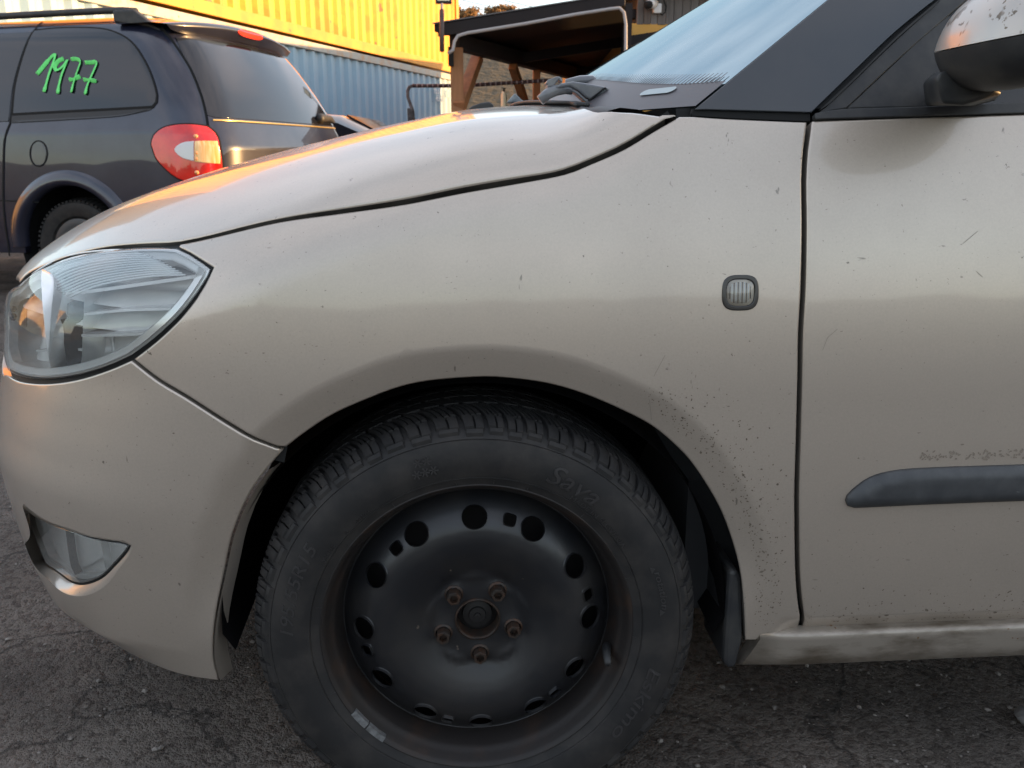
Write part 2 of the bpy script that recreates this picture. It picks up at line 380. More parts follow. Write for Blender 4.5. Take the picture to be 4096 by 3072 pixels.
ARCH_F = [(1137, 1812), (1231, 1741), (1338, 1674), (1482, 1611), (1603, 1567), (1723, 1543), (1900, 1529), (2020, 1531), (2189, 1553), (2334, 1594), (2479, 1654), (2614, 1724), (2720, 1813), (2789, 1893), (2877, 2035), (2931, 2168), (2962, 2292), (2971, 2399), (2975, 2567)]
ARCH_B = [(878, 2728), (857, 2643), (859, 2490), (882, 2337), (920, 2160), (985, 2008), (1060, 1900), (1137, 1812)]
ARCH = to_xz(cast(ARCH_B[:-1]+ARCH_F)); ARCH = np.array(spline(ARCH, .01))
CRS = to_sz(cast([(207, 2413), (307, 2482), (422, 2544), (537, 2574), (690, 2590), (800, 2592)])); CRS = CRS[np.argsort(CRS[:, 0])]
def flare(x, z):
    d = dist_poly(ARCH, np.stack([x, z], 1), closed=False); s = np.maximum(.044-d, 0)
    return .38*(np.sqrt(s*s+.005**2)-.005)*np.where(x < 0, sstep(.26, .40, z), sstep(.27, .42, z))
def side(V):
    x, z = V[:, 0], V[:, 1]; y = bisect(lambda m: car_G(np.stack([x, m, z], 1)), np.full(len(x), -.2), np.full(len(x), .45))
    y = y+flare(x, z)
    cr = np.maximum(.287-z, 0); y = y+.50*(np.sqrt(cr*cr+.002**2)-.002)*sstep(.40, .44, x)
    return np.stack([x, y, z], 1)
def bump(V):
    f = V[:, 0]/SB; z = V[:, 1]; cx, sx = -np.cos(f), np.sin(f)
    r = bisect(lambda m: car_G(np.stack([XC+cx*m, YC-sx*m, z], 1)), np.full(len(f), 1.3), np.full(len(f), .15))
    x = XC+cx*r; w = sx*r
    r = r-flare(x, z)*np.where(w > 0, 1, 0)
    zc = np.interp(np.abs(V[:, 0]), CRS[:, 0], CRS[:, 1]); c = np.maximum(zc-z, 0)
    r = r-.55*(np.sqrt(c*c+.003**2)-.003)*sstep(1.10*SB+.23, 1.10*SB, np.abs(V[:, 0]))
    return np.stack([XC+cx*r, YC-sx*r, z], 1)
def hoodc(V):
    x, w = V[:, 0], V[:, 1]; z = bisect(lambda m: car_G(np.stack([x, YC-w, m], 1)), np.full(len(x), 1.25), np.full(len(x), .52))
    return np.stack([x, YC-w, z], 1)

car = empty('hatchback_car', (0, 0, 0)); tag(car, 'dusty beige metallic hatchback with black steel wheel filling the foreground', 'car')
HOOD_GAP = [(717, 969), (844, 942), (1111, 880), (1360, 845), (1611, 810), (1852, 763), (2060, 727), (2253, 690), (2362, 648), (2463, 605), (2524, 573), (2615, 517), (2716, 459)]
LIGHT_TOP = [(66, 1141), (90, 1111), (140, 1079), (211, 1047), (362, 1001), (512, 981), (663, 974), (717, 969)]
DOOR_SEAM = [(3236, 482), (3230, 536), (3221, 600), (3214, 726), (3216, 900), (3211, 1153), (3201, 1334), (3198, 1500), (3193, 1700), (3187, 1900), (3185, 2044), (3188, 2265), (3197, 2399), (3210, 2487), (3214, 2556)]
LIGHT_REAR = [(524, 1436), (591, 1385), (651, 1334), (723, 1262), (784, 1183), (826, 1111), (844, 1072)]
SEAM_B = [(524, 1436), (633, 1521), (753, 1593), (904, 1690), (1020, 1760), (1100, 1804), (1137, 1812)]

# ---- hood
hg = to_xw(cast(HOOD_GAP)); ht = to_xw(cast(LIGHT_TOP)); hr = to_xw(cast([(2716, 459), (2640, 449), (2564, 441), (2450, 435), (2362, 431), (2280, 428), (2202, 427)]))
front = [ht[0], (-.706, .44), (-.728, .35), (-.746, .24), (-.757, .12), (-.761, 0)]
rear = list(hr)+[(hr[-1][0]-.020, .30), (hr[-1][0]-.035, .16), (hr[-1][0]-.04, 0)]
half = [front[::-1], ht, hg, rear]
mir = [[(a, -b) for a, b in s][::-1] for s in half[::-1]]
HO = loop(half+mir, .012)
hood = panel('hood', hoodc, HO, PAINT, car, spacing=.016, shrink=.0028, skirt=.02, hem=.003, drop=.002, skirt_mat=DIRT_SHADE)
# ---- near fender
fx = lambda pts: to_xz(cast(pts, car_G))
FE = loop([fx(HOOD_GAP), fx([(2716, 459), (2776, 459), (2889, 467), (3060, 475), (3236, 482)]), fx(DOOR_SEAM), fx([(3214, 2556), (3100, 2565), (2975, 2567)]), fx(ARCH_F)[::-1], fx(SEAM_B)[::-1], fx(LIGHT_REAR), fx([(844, 1072), (802, 1045), (759, 1018), (705, 990)]), fx([(705, 990), (717, 969)])], .010)
def arch_ring(d):                               # constraint lines along the flare's crease
    t = np.gradient(ARCH, axis=0); t /= np.linalg.norm(t, axis=1, keepdims=True); return ARCH+np.stack([-t[:, 1], t[:, 0]], 1)*d
fender = panel('fender', side, FE, PAINT, car, spacing=.011, shrink=.0022, skirt=.022, skirt_mat=DIRT_SHADE, extra=[arch_ring(k) for k in (.047, .042, .037, .030, .02)])
# ---- bumper with fog-lamp opening
bz = lambda pts: to_sz(cast(pts))
LOW = [(46, 2228), (100, 2337), (207, 2440), (268, 2505), (345, 2574), (460, 2636), (575, 2682), (690, 2712), (805, 2724), (878, 2728)]
LIGHT_BOT = [(30, 1497), (78, 1521), (181, 1530), (301, 1515), (422, 1479), (524, 1436)]
FOG_HOLE = [[(96, 2016), (169, 2072), (268, 2110), (345, 2137), (437, 2156), (491, 2162), (532, 2180)], [(532, 2180), (521, 2215), (480, 2270), (420, 2345), (335, 2384), (253, 2370), (185, 2312), (120, 2240), (84, 2180)]]
lb = bz(LIGHT_BOT); low = bz(LOW); seam = bz(SEAM_B); ab = bz(ARCH_B)
s_l = lb[0][0]
top = [(0, .655), (.12, .655), (.25, .648), (.36, .635), (s_l-.08, lb[0][1]-.006), tuple(lb[0])]
bot = [(0, .205), (.2, .205), (.36, .212), (.46, .225), tuple(low[1])]
hb = [top, lb, seam, ab[::-1], low[1:][::-1], bot[::-1]]
mb = [[(-a, b) for a, b in s][::-1] for s in hb[::-1]]
# s = 0 is the nose: bottom runs to the far side, top comes back
BO = loop([bot[1:]]+[low[1:], ab, seam[::-1], lb[::-1], top[::-1][:-1]]+[[(-a, b) for a, b in s] for s in [top[1:], lb, seam, ab[::-1], low[1:][::-1], bot[::-1][:-1]]], .012)
FHs = [bz(s) for s in FOG_HOLE]; fl = FHs[0][0]; fb = FHs[1][-1]
FH = loop(FHs+[[tuple(fb), (fl[0]-.014, (fl[1]+fb[1])/2-.006), (fl[0]-.008, fl[1]-.006), tuple(fl)]], .008)
bumper = panel('bumper', bump, BO, PAINT, car, holes=[FH], spacing=.013, shrink=.0020, skirt=.03, skirt_holes=False)
# ---- seams: black rubber-dark strips deep in the gaps
def seam_strip(name, P, w, depth, parent):
    P = np.array(spline(P, .02)); e = 1e-3
    n = np.stack([car_G(P+np.eye(3)[k]*e)-car_G(P-np.eye(3)[k]*e) for k in range(3)], 1); n /= np.linalg.norm(n, axis=1, keepdims=True)
    return ribbon(name, P-n*depth, n, w, BLACKGAP, parent)
for pts in (HOOD_GAP, LIGHT_TOP, DOOR_SEAM, SEAM_B, [(2716, 459), (2889, 467), (3236, 482)]): seam_strip('gap_filler', cast(pts), .04, .019, car)

# ---- headlight
CHROME = mat('headlight_chrome', (.95, .95, .94), rough=.10, metal=.35, col2=(.86, .86, .85), nscale=14, rvar=.10)
CHROME_S = mat('satin_chrome', (.80, .80, .79), rough=.25, metal=.45)
LENS = glass('headlight_lens', (.93, .95, .95), rough=.02, haze=.045, hazecol=(.78, .79, .78))
FLUTE = mat('lens_flute', (.72, .74, .74), rough=.12, coat=.6)
light = empty('headlight'); light.parent = car
LT = [(78, 1141), (127, 1098), (211, 1057), (362, 1013), (512, 993), (633, 989), (705, 993)]
LR = [(705, 993), (759, 1020), (802, 1048), (838, 1076)]; LR2 = [(838, 1076), (820, 1113), (778, 1180), (717, 1257), (645, 1327), (585, 1377), (518, 1425)]
LB = [(518, 1425), (420, 1468), (301, 1502), (181, 1516), (90, 1507), (32, 1482)]
lt = bz(LT); lbm = bz(LB); sl = lt[0][0]
LO = loop([lt, bz(LR), bz(LR2), lbm, [tuple(lbm[-1]), (sl-.075, lbm[-1][1]+.012), (sl-.125, lbm[-1][1]+.03), (sl-.135, .662), (sl-.11, .685), (sl-.05, .703), tuple(lt[0])]], .009)
lens = panel('lens', bump, LO, LENS, light, spacing=.012, skirt=.001, hem=.003, drop=.0015, offset=.001)
panel('lens_seal', bump, inset_poly(LO, -.0075), RUBBER, light, holes=[inset_poly(LO, .002)], spacing=.02, hem=0, skirt=.01, offset=-.006)
def deep(k):
    def f(V):
        P = bump(V); d = np.stack([-np.cos(V[:, 0]/SB), -np.sin(V[:, 0]/SB), 0*V[:, 0]], 1); return P-d*k
    return f
panel('rim_trim', deep(.004), inset_poly(LO, .001), CHROME_S, light, holes=[inset_poly(LO, .013)], spacing=.02, hem=.002, skirt=.012)
zs_ = [float(bz([q_])[0][1]) for q_ in ((452, 1161), (482, 1252), (482, 1350))]
def rsh(V):                                       # three stepped facets, each leaning back so that it faces the sky
    z = V[:, 1]; zt = np.array([.80, zs_[0], zs_[1], zs_[2], .50]); d = np.zeros(len(V))
    for k in range(4):
        m = (z <= zt[k]) & (z > zt[k+1]); d[m] = .026+.040*np.clip((z[m]-zt[k+1])/(zt[k]-zt[k+1]), 0, 1)
    d = d+.012*np.sin(V[:, 0]*26)*sstep(.75, .60, V[:, 0]); P = bump(V); n_ = np.stack([-np.cos(V[:, 0]/SB), -np.sin(V[:, 0]/SB), 0*z], 1); return P-n_*d[:, None]
ez_ = [np.stack([np.linspace(LO[:, 0].min(), LO[:, 0].max(), 60), np.full(60, q_+o_)], 1) for q_ in zs_ for o_ in (.0004, -.0004)]
panel('reflector', rsh, inset_poly(LO, .008), CHROME, light, spacing=.008, hem=0, skirt=.001, extra=ez_)
w0 = bump(inset_poly(LO, .004)); w1 = deep(.056)(inset_poly(LO, .008)); n_ = len(w0)
mesh_obj('housing_wall', np.vstack([w0, w1]), [(i, (i+1) % n_, n_+(i+1) % n_, n_+i) for i in range(n_)], CHROME_S, light, True)
def plate(name, px, k0, k1, m, t=.003):
    V = np.array(spline(bz(px), .01)); a = deep(k0)(V); b = deep(k1)(V); n = len(V); dz = np.array([0, 0, t])
    v = np.vstack([a, b, a+dz, b+dz]); f = []
    for i in range(n-1): f += [(i, i+1, n+i+1, n+i), (2*n+i, 3*n+i, 3*n+i+1, 2*n+i+1), (i, 2*n+i, 2*n+i+1, i+1)]
    return mesh_obj(name, v, f, m, light, False)
plate('shelf', [(250, 1186), (313, 1179), (452, 1161), (603, 1140), (775, 1116)], .006, .05, CHROME, .004)
plate('shelf', [(313, 1268), (482, 1252), (681, 1246)], .010, .05, CHROME, .003)
plate('shelf', [(307, 1352), (482, 1350), (575, 1345)], .008, .05, CHROME, .003)
plate('shelf', [(60, 1425), (200, 1420), (300, 1432)], .03, .06, CHROME_S, .003)
V = np.array(bz([(313, 1179), (310, 1265), (306, 1350), (303, 1440), (290, 1495)])); a = deep(.010)(V); b = deep(.06)(V); n_ = len(V)
mesh_obj('divider', np.vstack([a, b]), [(i, i+1, n_+i+1, n_+i) for i in range(n_-1)], CHROME, light, True)
# main reflector bowl and bulb shield
bc = deep(.075)(np.array(bz([(170, 1330)])))[0]; ax = Vector((-.93, -.36, .02)).normalized()
RB = Vector((0, 1, 0)).rotation_difference(-ax).to_matrix().to_4x4(); RB.translation = Vector(bc)
o = MB().lathe([(.012+.062*math.sqrt(t/8), -.02-.0*t+.058*(1-t/8)-.03) for t in range(9)][::-1], 40).build('reflector_bowl', CHROME, light, True); o.matrix_world = RB
sc_ = deep(.035)(np.array(bz([(226, 1270)])))[0]; RS = RB.copy(); RS.translation = Vector(sc_)
o = MB().lathe([(.0, -.014), (.013, -.012), (.016, -.004), (.016, .03)], 28).build('bulb_shield', mat('bulb_shield_dark', (.05, .052, .055), rough=.25, metal=.8), light, True); o.matrix_world = RS
vb = deep(.03)(np.array(bz([(225, 1400)])))[0]
MB().box((vb[0]-.012, vb[1]-.004, vb[2]-.04), (vb[0]+.012, vb[1]+.03, vb[2]+.035)).build('ribbed_block', mat('bulb_shield_dark', (.05, .05, .05)), light)
bevel(MB().box((vb[0]+.014, vb[1]-.006, vb[2]-.050), (vb[0]+.050, vb[1]+.03, vb[2]+.022)).build('indicator_block', CHROME, light), .003)
for k in range(14):
    t = k/13; a = np.array([118+150*t, 1098+92*t]); b = np.array([520+215*t**.8, 1001+100*t]); mid = (a+b)/2+np.array([-34, -30+10*t])
    V = np.array(spline(bz([a, (a+mid)/2+[-3, -9], mid, (b+mid)/2+[4, -7], b]), .012)); P = deep(.004)(V)
    MB().tube(P, .0014, 6).build('flute', FLUTE, light, True)

panel('far_lens', bump, LO*np.array([-1, 1]), CHROME_S, light, spacing=.03, hem=.003, skirt=.01)
gx = np.linspace(-sl+.10, sl-.10, 30)
for k in range(4): MB().tube(deep(.012)(np.stack([gx, .652+.013*k-.012*(gx/.4)**2*0+0*gx], 1)), .0045, 6).build('grille_bar', GLOSSBLK, car, True)
q = np.array([(s_, z_) for z_ in (.635, .665, .70, .715) for s_ in gx]); mesh_obj('grille_back', deep(.03)(q), [(j*30+i, j*30+i+1, (j+1)*30+i+1, (j+1)*30+i) for j in range(3) for i in range(29)], BLACKGAP, car, True)
# ---- fog lamp in its recess
FL = [[(112, 2034), (169, 2076), (268, 2115), (345, 2142), (437, 2161), (491, 2168), (524, 2182)], [(524, 2182), (512, 2208), (468, 2258), (408, 2315), (337, 2340), (284, 2330), (222, 2286), (160, 2208), (128, 2122), (112, 2034)]]
_f = bz(FL[0]); s0, s1 = _f[0][0]-.02, _f[-1][0]
def fogc(k):
    def f(V):
        q = V[:, 0]; rec = .004+.013*sstep(s1, s0, q)+k; d = np.stack([-np.cos(q/SB), -np.sin(q/SB), 0*q], 1); return bump(V)-d*rec[:, None]
    return f
def on_recess(px, k=0.0):                      # chart coordinates whose recessed point is seen at px
    V = np.array(bz(px)); px = np.asarray(px, float); f = fogc(k)
    for _ in range(8):
        p0_ = project(f(V)); e = 1e-3; Ju = (project(f(V+[e, 0]))-p0_)/e; Jv = (project(f(V+[0, e]))-p0_)/e; r_ = px-p0_
        det = Ju[:, 0]*Jv[:, 1]-Ju[:, 1]*Jv[:, 0]; det = np.where(np.abs(det) < 2e4, 2e4*np.sign(det+1e-9), det)
        V = V+np.clip(np.stack([(r_[:, 0]*Jv[:, 1]-r_[:, 1]*Jv[:, 0])/det, (Ju[:, 0]*r_[:, 1]-Ju[:, 1]*r_[:, 0])/det], 1), -.02, .02)
    return V
FLs = loop([on_recess(s) for s in FL], .006)
fog = empty('fog_lamp'); fog.parent = bumper
panel('fog_lens', fogc(0), FLs, glass('fog_glass', (.95, .96, .96), rough=.03, haze=.12, hazecol=(.75, .74, .72)), fog, spacing=.01, hem=.002, skirt=.001, drop=.001, shrink=.003)
panel('fog_seal', fogc(.002), inset_poly(FLs, -.001), RUBBER, fog, holes=[inset_poly(FLs, .005)], spacing=.02, hem=0, skirt=.006)
panel('fog_reflector', fogc(.022), inset_poly(FLs, .003), CHROME_S, fog, spacing=.012, hem=0, skirt=.001)
a = fogc(.003)(inset_poly(FLs, .002)); b = fogc(.024)(inset_poly(FLs, .003)); n_ = len(a)
mesh_obj('fog_housing', np.vstack([a, b]), [(i, (i+1) % n_, n_+(i+1) % n_, n_+i) for i in range(n_)], CHROME_S, fog, True)
for pl, m in (([(262, 2120), (285, 2270), (300, 2300)], PLAST), ([(400, 2160), (415, 2230), (425, 2290)], CHROME), ([(290, 2290), (350, 2262), (412, 2225)], CHROME), ([(300, 2300), (350, 2290), (415, 2285)], CHROME)):
    V = np.array(spline(on_recess(pl, .008), .01)); a = fogc(.008)(V); b = fogc(.021)(V); n_ = len(V)
    mesh_obj('fog_divider', np.vstack([a, b]), [(i, i+1, n_+i+1, n_+i) for i in range(n_-1)], m, fog, True)
def resample(P, n):
    P = np.vstack([P, P[:1]]); s = np.r_[0, np.cumsum(np.linalg.norm(np.diff(P, axis=0), axis=1))]; t = np.linspace(0, s[-1], n, endpoint=False)
    return np.stack([np.interp(t, s, P[:, k]) for k in range(2)], 1)
def align(P, anchor): i = np.argmin(((P-anchor)**2).sum(1)); return np.roll(P, -i, 0)
def orient(P): return P if area2(P) > 0 else P[::-1]
fo = resample(align(orient(FH), FHs[0][-1]), 90); fi = resample(align(orient(FLs), FHs[0][-1]), 90)
A = bump(fo); B = fogc(.0)(fi); Mx = (A+B)/2; Mx = A*.55+B*.45; q = fo*.5+fi*.5
mid = bump(q); mid = mid*.5+Mx*.5
A2 = bump(fo)-.0; n_ = 90; vv = np.vstack([A2, mid, B]); ff = []
for r in range(2):
    for i in range(n_): ff.append((r*n_+i, r*n_+(i+1) % n_, (r+1)*n_+(i+1) % n_, (r+1)*n_+i))
sur = mesh_obj('fog_surround', vv, ff, PAINT, bumper, True)
# ---- dark lower lip under the bumper
ls = np.linspace(-.62, .62, 60); zl = np.interp(np.abs(ls), [p[0] for p in bot]+[low[2][0], low[3][0]], [p[1] for p in bot]+[low[2][1], low[3][1]])
a = bump(np.stack([ls, zl+.012], 1)); b = bump(np.stack([ls, zl-.002], 1)); ctr = np.array([XC, YC, 0])
rd = a-ctr; rd[:, 2] = 0; rd /= np.linalg.norm(rd, axis=1, keepdims=True); fd = sstep(.60, .40, np.abs(ls))[:, None]
A = a-rd*.006; B = a+rd*(.022*fd-.004)-np.array([0, 0, .014]); C = a+rd*(.018*fd-.004)-np.array([0, 0, .012])-np.array([0, 0, 1])*(.046*fd); D = C-rd*.06
n_ = len(ls); vv = np.vstack([A, B, C, D]); ff = [(r*n_+i, r*n_+i+1, (r+1)*n_+i+1, (r+1)*n_+i) for r in range(3) for i in range(n_-1)]
mesh_obj('lower_lip', vv, ff, PLAST, car, True)

# ---- side repeater
rep = empty('side_repeater'); rep.parent = fender
def sup(cx, cz, a, b, n=3.2, k=56): t = np.linspace(0, 2*np.pi, k, endpoint=False); c, s = np.cos(t), np.sin(t); return np.stack([cx+a*np.sign(c)*np.abs(c)**(2/n), cz+b*np.sign(s)*np.abs(s)**(2/n)], 1)
rc = fx([(2961, 1171)])[0]; ra, rb_ = .0222, .0210
panel('ring', side, sup(rc[0], rc[1], ra, rb_), mat('repeater_ring', (.022, .020, .019), rough=.3, coat=.4), rep, holes=[sup(rc[0], rc[1], ra-.0055, rb_-.0055)], spacing=.01, hem=.0015, skirt=.004, offset=.002)
panel('back', side, sup(rc[0], rc[1], ra-.005, rb_-.005), mat('repeater_back', (.55, .57, .60), rough=.2, metal=.7), rep, spacing=.006, hem=0, skirt=.001, offset=-.004)
panel('repeater_lens', side, sup(rc[0], rc[1], ra-.0052, rb_-.0052), glass('repeater_glass', (.85, .87, .88), rough=.05), rep, spacing=.005, hem=0, skirt=.001, lift=lambda d: .0045*(1-np.clip(1-d/.012, 0, 1)**2), offset=.001)
for k in range(11):
    x = rc[0]-.0125+.0025*k; h = .0125*(1-((k-5)/6.2)**4)
    MB().tube(side(np.array([[x, rc[1]-h], [x, rc[1]], [x, rc[1]+h]]))+np.array([0, .0005, 0]), .0008, 6).build('rib', FLUTE if k % 2 else mat('rib_dark', (.06, .06, .065), rough=.2), rep, True)

# ---- front door with moulding, sill, rear side of the body
DS = [(x+9, y) for x, y in DOOR_SEAM]
dtop = fx([(3252, 480), (3400, 475), (3615, 468), (3850, 461), (4090, 453)]); dbot = fx([(3228, 2550), (3700, 2541), (4090, 2533)])
DO = loop([fx(DS), dbot, [tuple(dbot[-1]), (1.48, dbot[-1][1]+.004)], [(1.48, dbot[-1][1]+.004), (1.52, .45), (1.53, .70), (1.52, .966)], [(1.52, .966), (1.1, .956), tuple(dtop[-1])], dtop[::-1]], .014)
door = panel('door', side, DO, PAINT, car, spacing=.016, shrink=.0012, skirt=.02, extra=[np.stack([np.linspace(.44, 1.48, 70), np.full(70, z)], 1) for z in (.287, .2835, .2905)])
MOLD = mat('grey_moulding', (.040, .042, .046), rough=.5, col2=(.058, .060, .063), nscale=40, spots=[(25, .70, (.16, .16, .16), (1, 1, 5), .5)], bump=.1, bscale=500, bdist=.0003)
mt = fx([(3379, 2002), (3386, 1980), (3410, 1955), (3481, 1906), (3587, 1879), (3750, 1868), (4090, 1857)]); mbm = fx([(3379, 2002), (3388, 2022), (3412, 2029), (3700, 2016), (4090, 2001)])
MO = loop([mt, [tuple(mt[-1]), (1.46, mt[-1][1]+.008)], [(1.46, mt[-1][1]+.008), (1.46, mbm[-1][1]+.012)], [(1.46, mbm[-1][1]+.012), tuple(mbm[-1])], mbm[::-1]], .008)
panel('moulding', side, MO, MOLD, door, spacing=.008, hem=.001, drop=0, skirt=.004, lift=lambda d: .011*np.sqrt(1-np.clip(1-d/.016, 0, 1)**2))
for x0, x1 in ((.385, 3.02),):
    pr = [(.022, .2625), (.010, .2615), (.0045, .2595), (.0025, .2560), (.0030, .250), (.0065, .228), (.0095, .210), (.020, .202)]
    xs = np.linspace(x0, x1, 80); vv = [(x+(0.0 if k < 5 else -.010*(k-4)*(i == 0)), y+.006*sstep(.44, .385, x), z+.008*(x-x0)*(1 if k < 99 else 0)*.55) for i, x in enumerate(xs) for k, (y, z) in enumerate(pr)]; m_ = len(pr)
    ff = [(i*m_+k, i*m_+k+1, (i+1)*m_+k+1, (i+1)*m_+k) for i in range(79) for k in range(m_-1)]+[tuple(range(m_))]
    mesh_obj('sill', vv, ff, mat('dirty_sill_paint', (.30, .262, .22), rough=.45, metal=.4, coat=.35, coat_rough=.2, col2=(.12, .095, .07), nscale=26, nlo=.44, nhi=.66, stretch=(.35, 1, 1), spots=[(45, .68, (.16, .07, .02))]), car, True)
tt = np.linspace(0, np.pi, 40); RA = np.stack([2.46+.345*np.cos(tt), .285+.345*np.sin(tt)], 1)
RQ = loop([[(1.535, .966), (1.545, .70), (1.53, .45), (1.49, .27)], [(1.49, .27), (2.10, .272)], [(2.115, .285)]+[tuple(p) for p in RA[::-1]], [(2.805, .285), (3.05, .33)], [(3.05, .33), (3.10, .6), (3.06, .985)], [(3.06, .985), (2.3, .975), (1.535, .966)]], .03)
panel('rear_quarter', side, RQ, PAINT, car, spacing=.03, shrink=.002, skirt=.02)
# far side, so that the car is whole from other places
FARV = np.array([(x, z) for z in np.linspace(.27, .93, 14) for x in np.linspace(-.15, 3.05, 50)]); q = side(FARV); q[:, 1] = 2*YC-q[:, 1]
arch_cut = lambda c: not any((c[0]-xc)**2+(c[1]-.285)**2 < .34**2 for xc in (0, 2.46))
ff = [(j*50+i, j*50+i+1, (j+1)*50+i+1, (j+1)*50+i) for j in range(13) for i in range(49) if arch_cut((FARV[j*50+i]+FARV[(j+1)*50+i+1])/2)]
mesh_obj('far_side', q, ff, PAINT, car, True)

# ---- greenhouse: leaning side plane through the belt line
def gs(pts, off=0.0):
    out = []
    for a, b in pts:
        d = rays(a, b)[0]; c0 = .048-off-.42*.94; t = (c0+.42*CAM[2]-CAM[1])/(d[1]-.42*d[2]); out.append(CAM+d*t)
    return np.array(out)
def gsurf(off=0.0): return lambda V: np.stack([V[:, 0], .048-off+.42*(V[:, 1]-.94)+.10*np.maximum(V[:, 1]-1.0, 0)**2, V[:, 1]], 1)
def gpanel(name, segs, m, off, parent=car, **k):
    segs = [[tuple(p) for p in to_xz(gs(s, off))] if s[0][0] > 20 else s for s in segs]
    return panel(name, gsurf(off), loop(segs, .012), m, parent, **{**dict(spacing=.02, hem=.0015, skirt=.008), **k})
E0, E1 = gs([(2776, 437)])[0], gs([(3309, 0)])[0]; dE = E1-E0
def xz(P): return (P[0], P[2])
vt = (1.42-E0[2])/dE[2]; T0 = E0+dE*vt                                   # pillar meets roof
FR0, FR1 = gs([(3243, 450)])[0], gs([(3735, 0)])[0]; dF = FR1-FR0; T1 = FR0+dF*((1.42-FR0[2])/dF[2]); T1[0] -= .0
pillar = gpanel('a_pillar', [[xz(E0), xz(E1), xz(T0)], [xz(T0), (xz(T1)[0], 1.42)], [(xz(T1)[0], 1.42), xz(FR1)], [xz(p) for p in gs([(3735, 0), (3571, 133), (3394, 303), (3243, 450)])], [xz(FR0), xz(E0)]], GLOSSBLK, .004)
frame = gpanel('window_frame', [[xz(p) for p in gs([(3262, 452), (3394, 330), (3571, 160), (3748, 0)])], [xz(FR1), (xz(T1)[0]+.035, 1.40)], [(xz(T1)[0]+.035, 1.40), (1.4, 1.44), (1.52, 1.44)], [(1.52, 1.44), (1.52, 1.40)], [(1.52, 1.40), (xz(T1)[0]+.12, 1.36), xz(gs([(3855, 0)])[0])], [xz(p) for p in gs([(3855, 0), (3600, 220), (3372, 434)])], [xz(gs([(3372, 434)])[0]), xz(gs([(3262, 452)])[0])]], PLAST, .010, parent=door)
gpanel('window_seal', [[xz(p) for p in gs([(3255, 447), (3394, 318), (3571, 146), (3740, 0)])], [xz(p) for p in gs([(3752, 0), (3571, 156), (3394, 328), (3268, 447)])]], RUBBER, .013, parent=door, spacing=.03, hem=0, skirt=.004)
bs = [(x, z) for x, z in to_xz(gs([(3262, 452), (3372, 434), (3700, 424), (4090, 406)], .014))]
gpanel('belt_strip', [[bs[0], bs[1], bs[2], bs[3]], [bs[3], (1.50, bs[3][1]+.03)], [(1.50, bs[3][1]+.03), (1.50, .962)], [(1.50, .962), (1.1, .952), tuple(to_xz(gs([(4090, 452)], .014))[0])], [tuple(p) for p in to_xz(gs([(4090, 452), (3615, 466), (3262, 476)], .014))], [tuple(to_xz(gs([(3262, 476)], .014))[0]), bs[0]]], PLAST, .014, parent=door)
WINDOW = glass('side_glass', (.35, .42, .40), rough=.01)
gpanel('side_window', [[xz(p) for p in gs([(3390, 430), (3855, 0)])], [xz(gs([(3855, 0)])[0]), (xz(T1)[0]+.13, 1.355), (1.50, 1.395)], [(1.50, 1.395), (1.50, .955)], [(1.50, .955), xz(gs([(3390, 430)])[0])]], WINDOW, .0, parent=door, spacing=.05, hem=0, skirt=.001)
# dark scuttle strip between fender top and pillar
gpanel('pillar_foot', [[xz(p) for p in gs([(2770, 434), (2900, 444), (3060, 450), (3243, 452)], .002)], [xz(p) for p in gs([(3243, 485), (3060, 478), (2889, 470), (2770, 462)], .002)]], BLACKGAP, .0, spacing=.03, hem=0, skirt=.01)
# windscreen
vs = np.linspace(.02, vt, 26); us = np.linspace(0, 1, 41)
def screen(v, u, off=0.0):
    Pn = E0+dE*v; b = max(.205-.055*v, .05); q = 4*u*(1-u); return np.array([Pn[0]-b*q-off*.8, Pn[1]+(2*YC-2*Pn[1])*u, Pn[2]+off*.6])
vv = [screen(v, u) for v in vs for u in us]; ff = [(j*41+i, j*41+i+1, (j+1)*41+i+1, (j+1)*41+i) for j in range(25) for i in range(40)]
wind = mesh_obj('windscreen', vv, ff, glass('windscreen_glass', (.10, .14, .15), refl=(.34, .43, .47), rough=.03, haze=.04, hazecol=(.20, .26, .28), ior=1.4), car, True)  # sky reflection dimmed and tinted blue through the gloss colour
ftop = lambda u: .245+.29*float(sstep(0, .34, min(u, 1-u)))
vv = [screen(.02+(ftop(u)-.02)*k/7, u, .0022) for k in range(8) for u in us]; ff = [(j*41+i, j*41+i+1, (j+1)*41+i+1, (j+1)*41+i) for j in range(7) for i in range(40)]
mesh_obj('frit_band', vv, ff, mat('frit_grey', (.055, .050, .055), rough=.42), wind, True)
for k in range(84):
    u = .008+.0052*k; h_ = .085+.012*math.sin(k*.11); t0_ = ftop(u)-.004
    mesh_obj('frit_line', [screen(t0_, u, .003), screen(t0_, u+.0024, .003), screen(t0_+h_, u+.0016, .003), screen(t0_+h_, u+.0006, .003)], [(0, 1, 2, 3)], mat('frit_grey', (.055, .05, .055)), wind)
pill = [(.200+.030*math.sin(t_), .0700+(.016 if math.cos(t_) > 0 else -.016)+.006*math.cos(t_)) for t_ in np.linspace(0, 2*math.pi, 28, endpoint=False)]
mesh_obj('number_window', [screen(v, u, .0040) for v, u in pill], [tuple(range(28))], mat('pale_plate', (.26, .32, .33), rough=.3), wind)
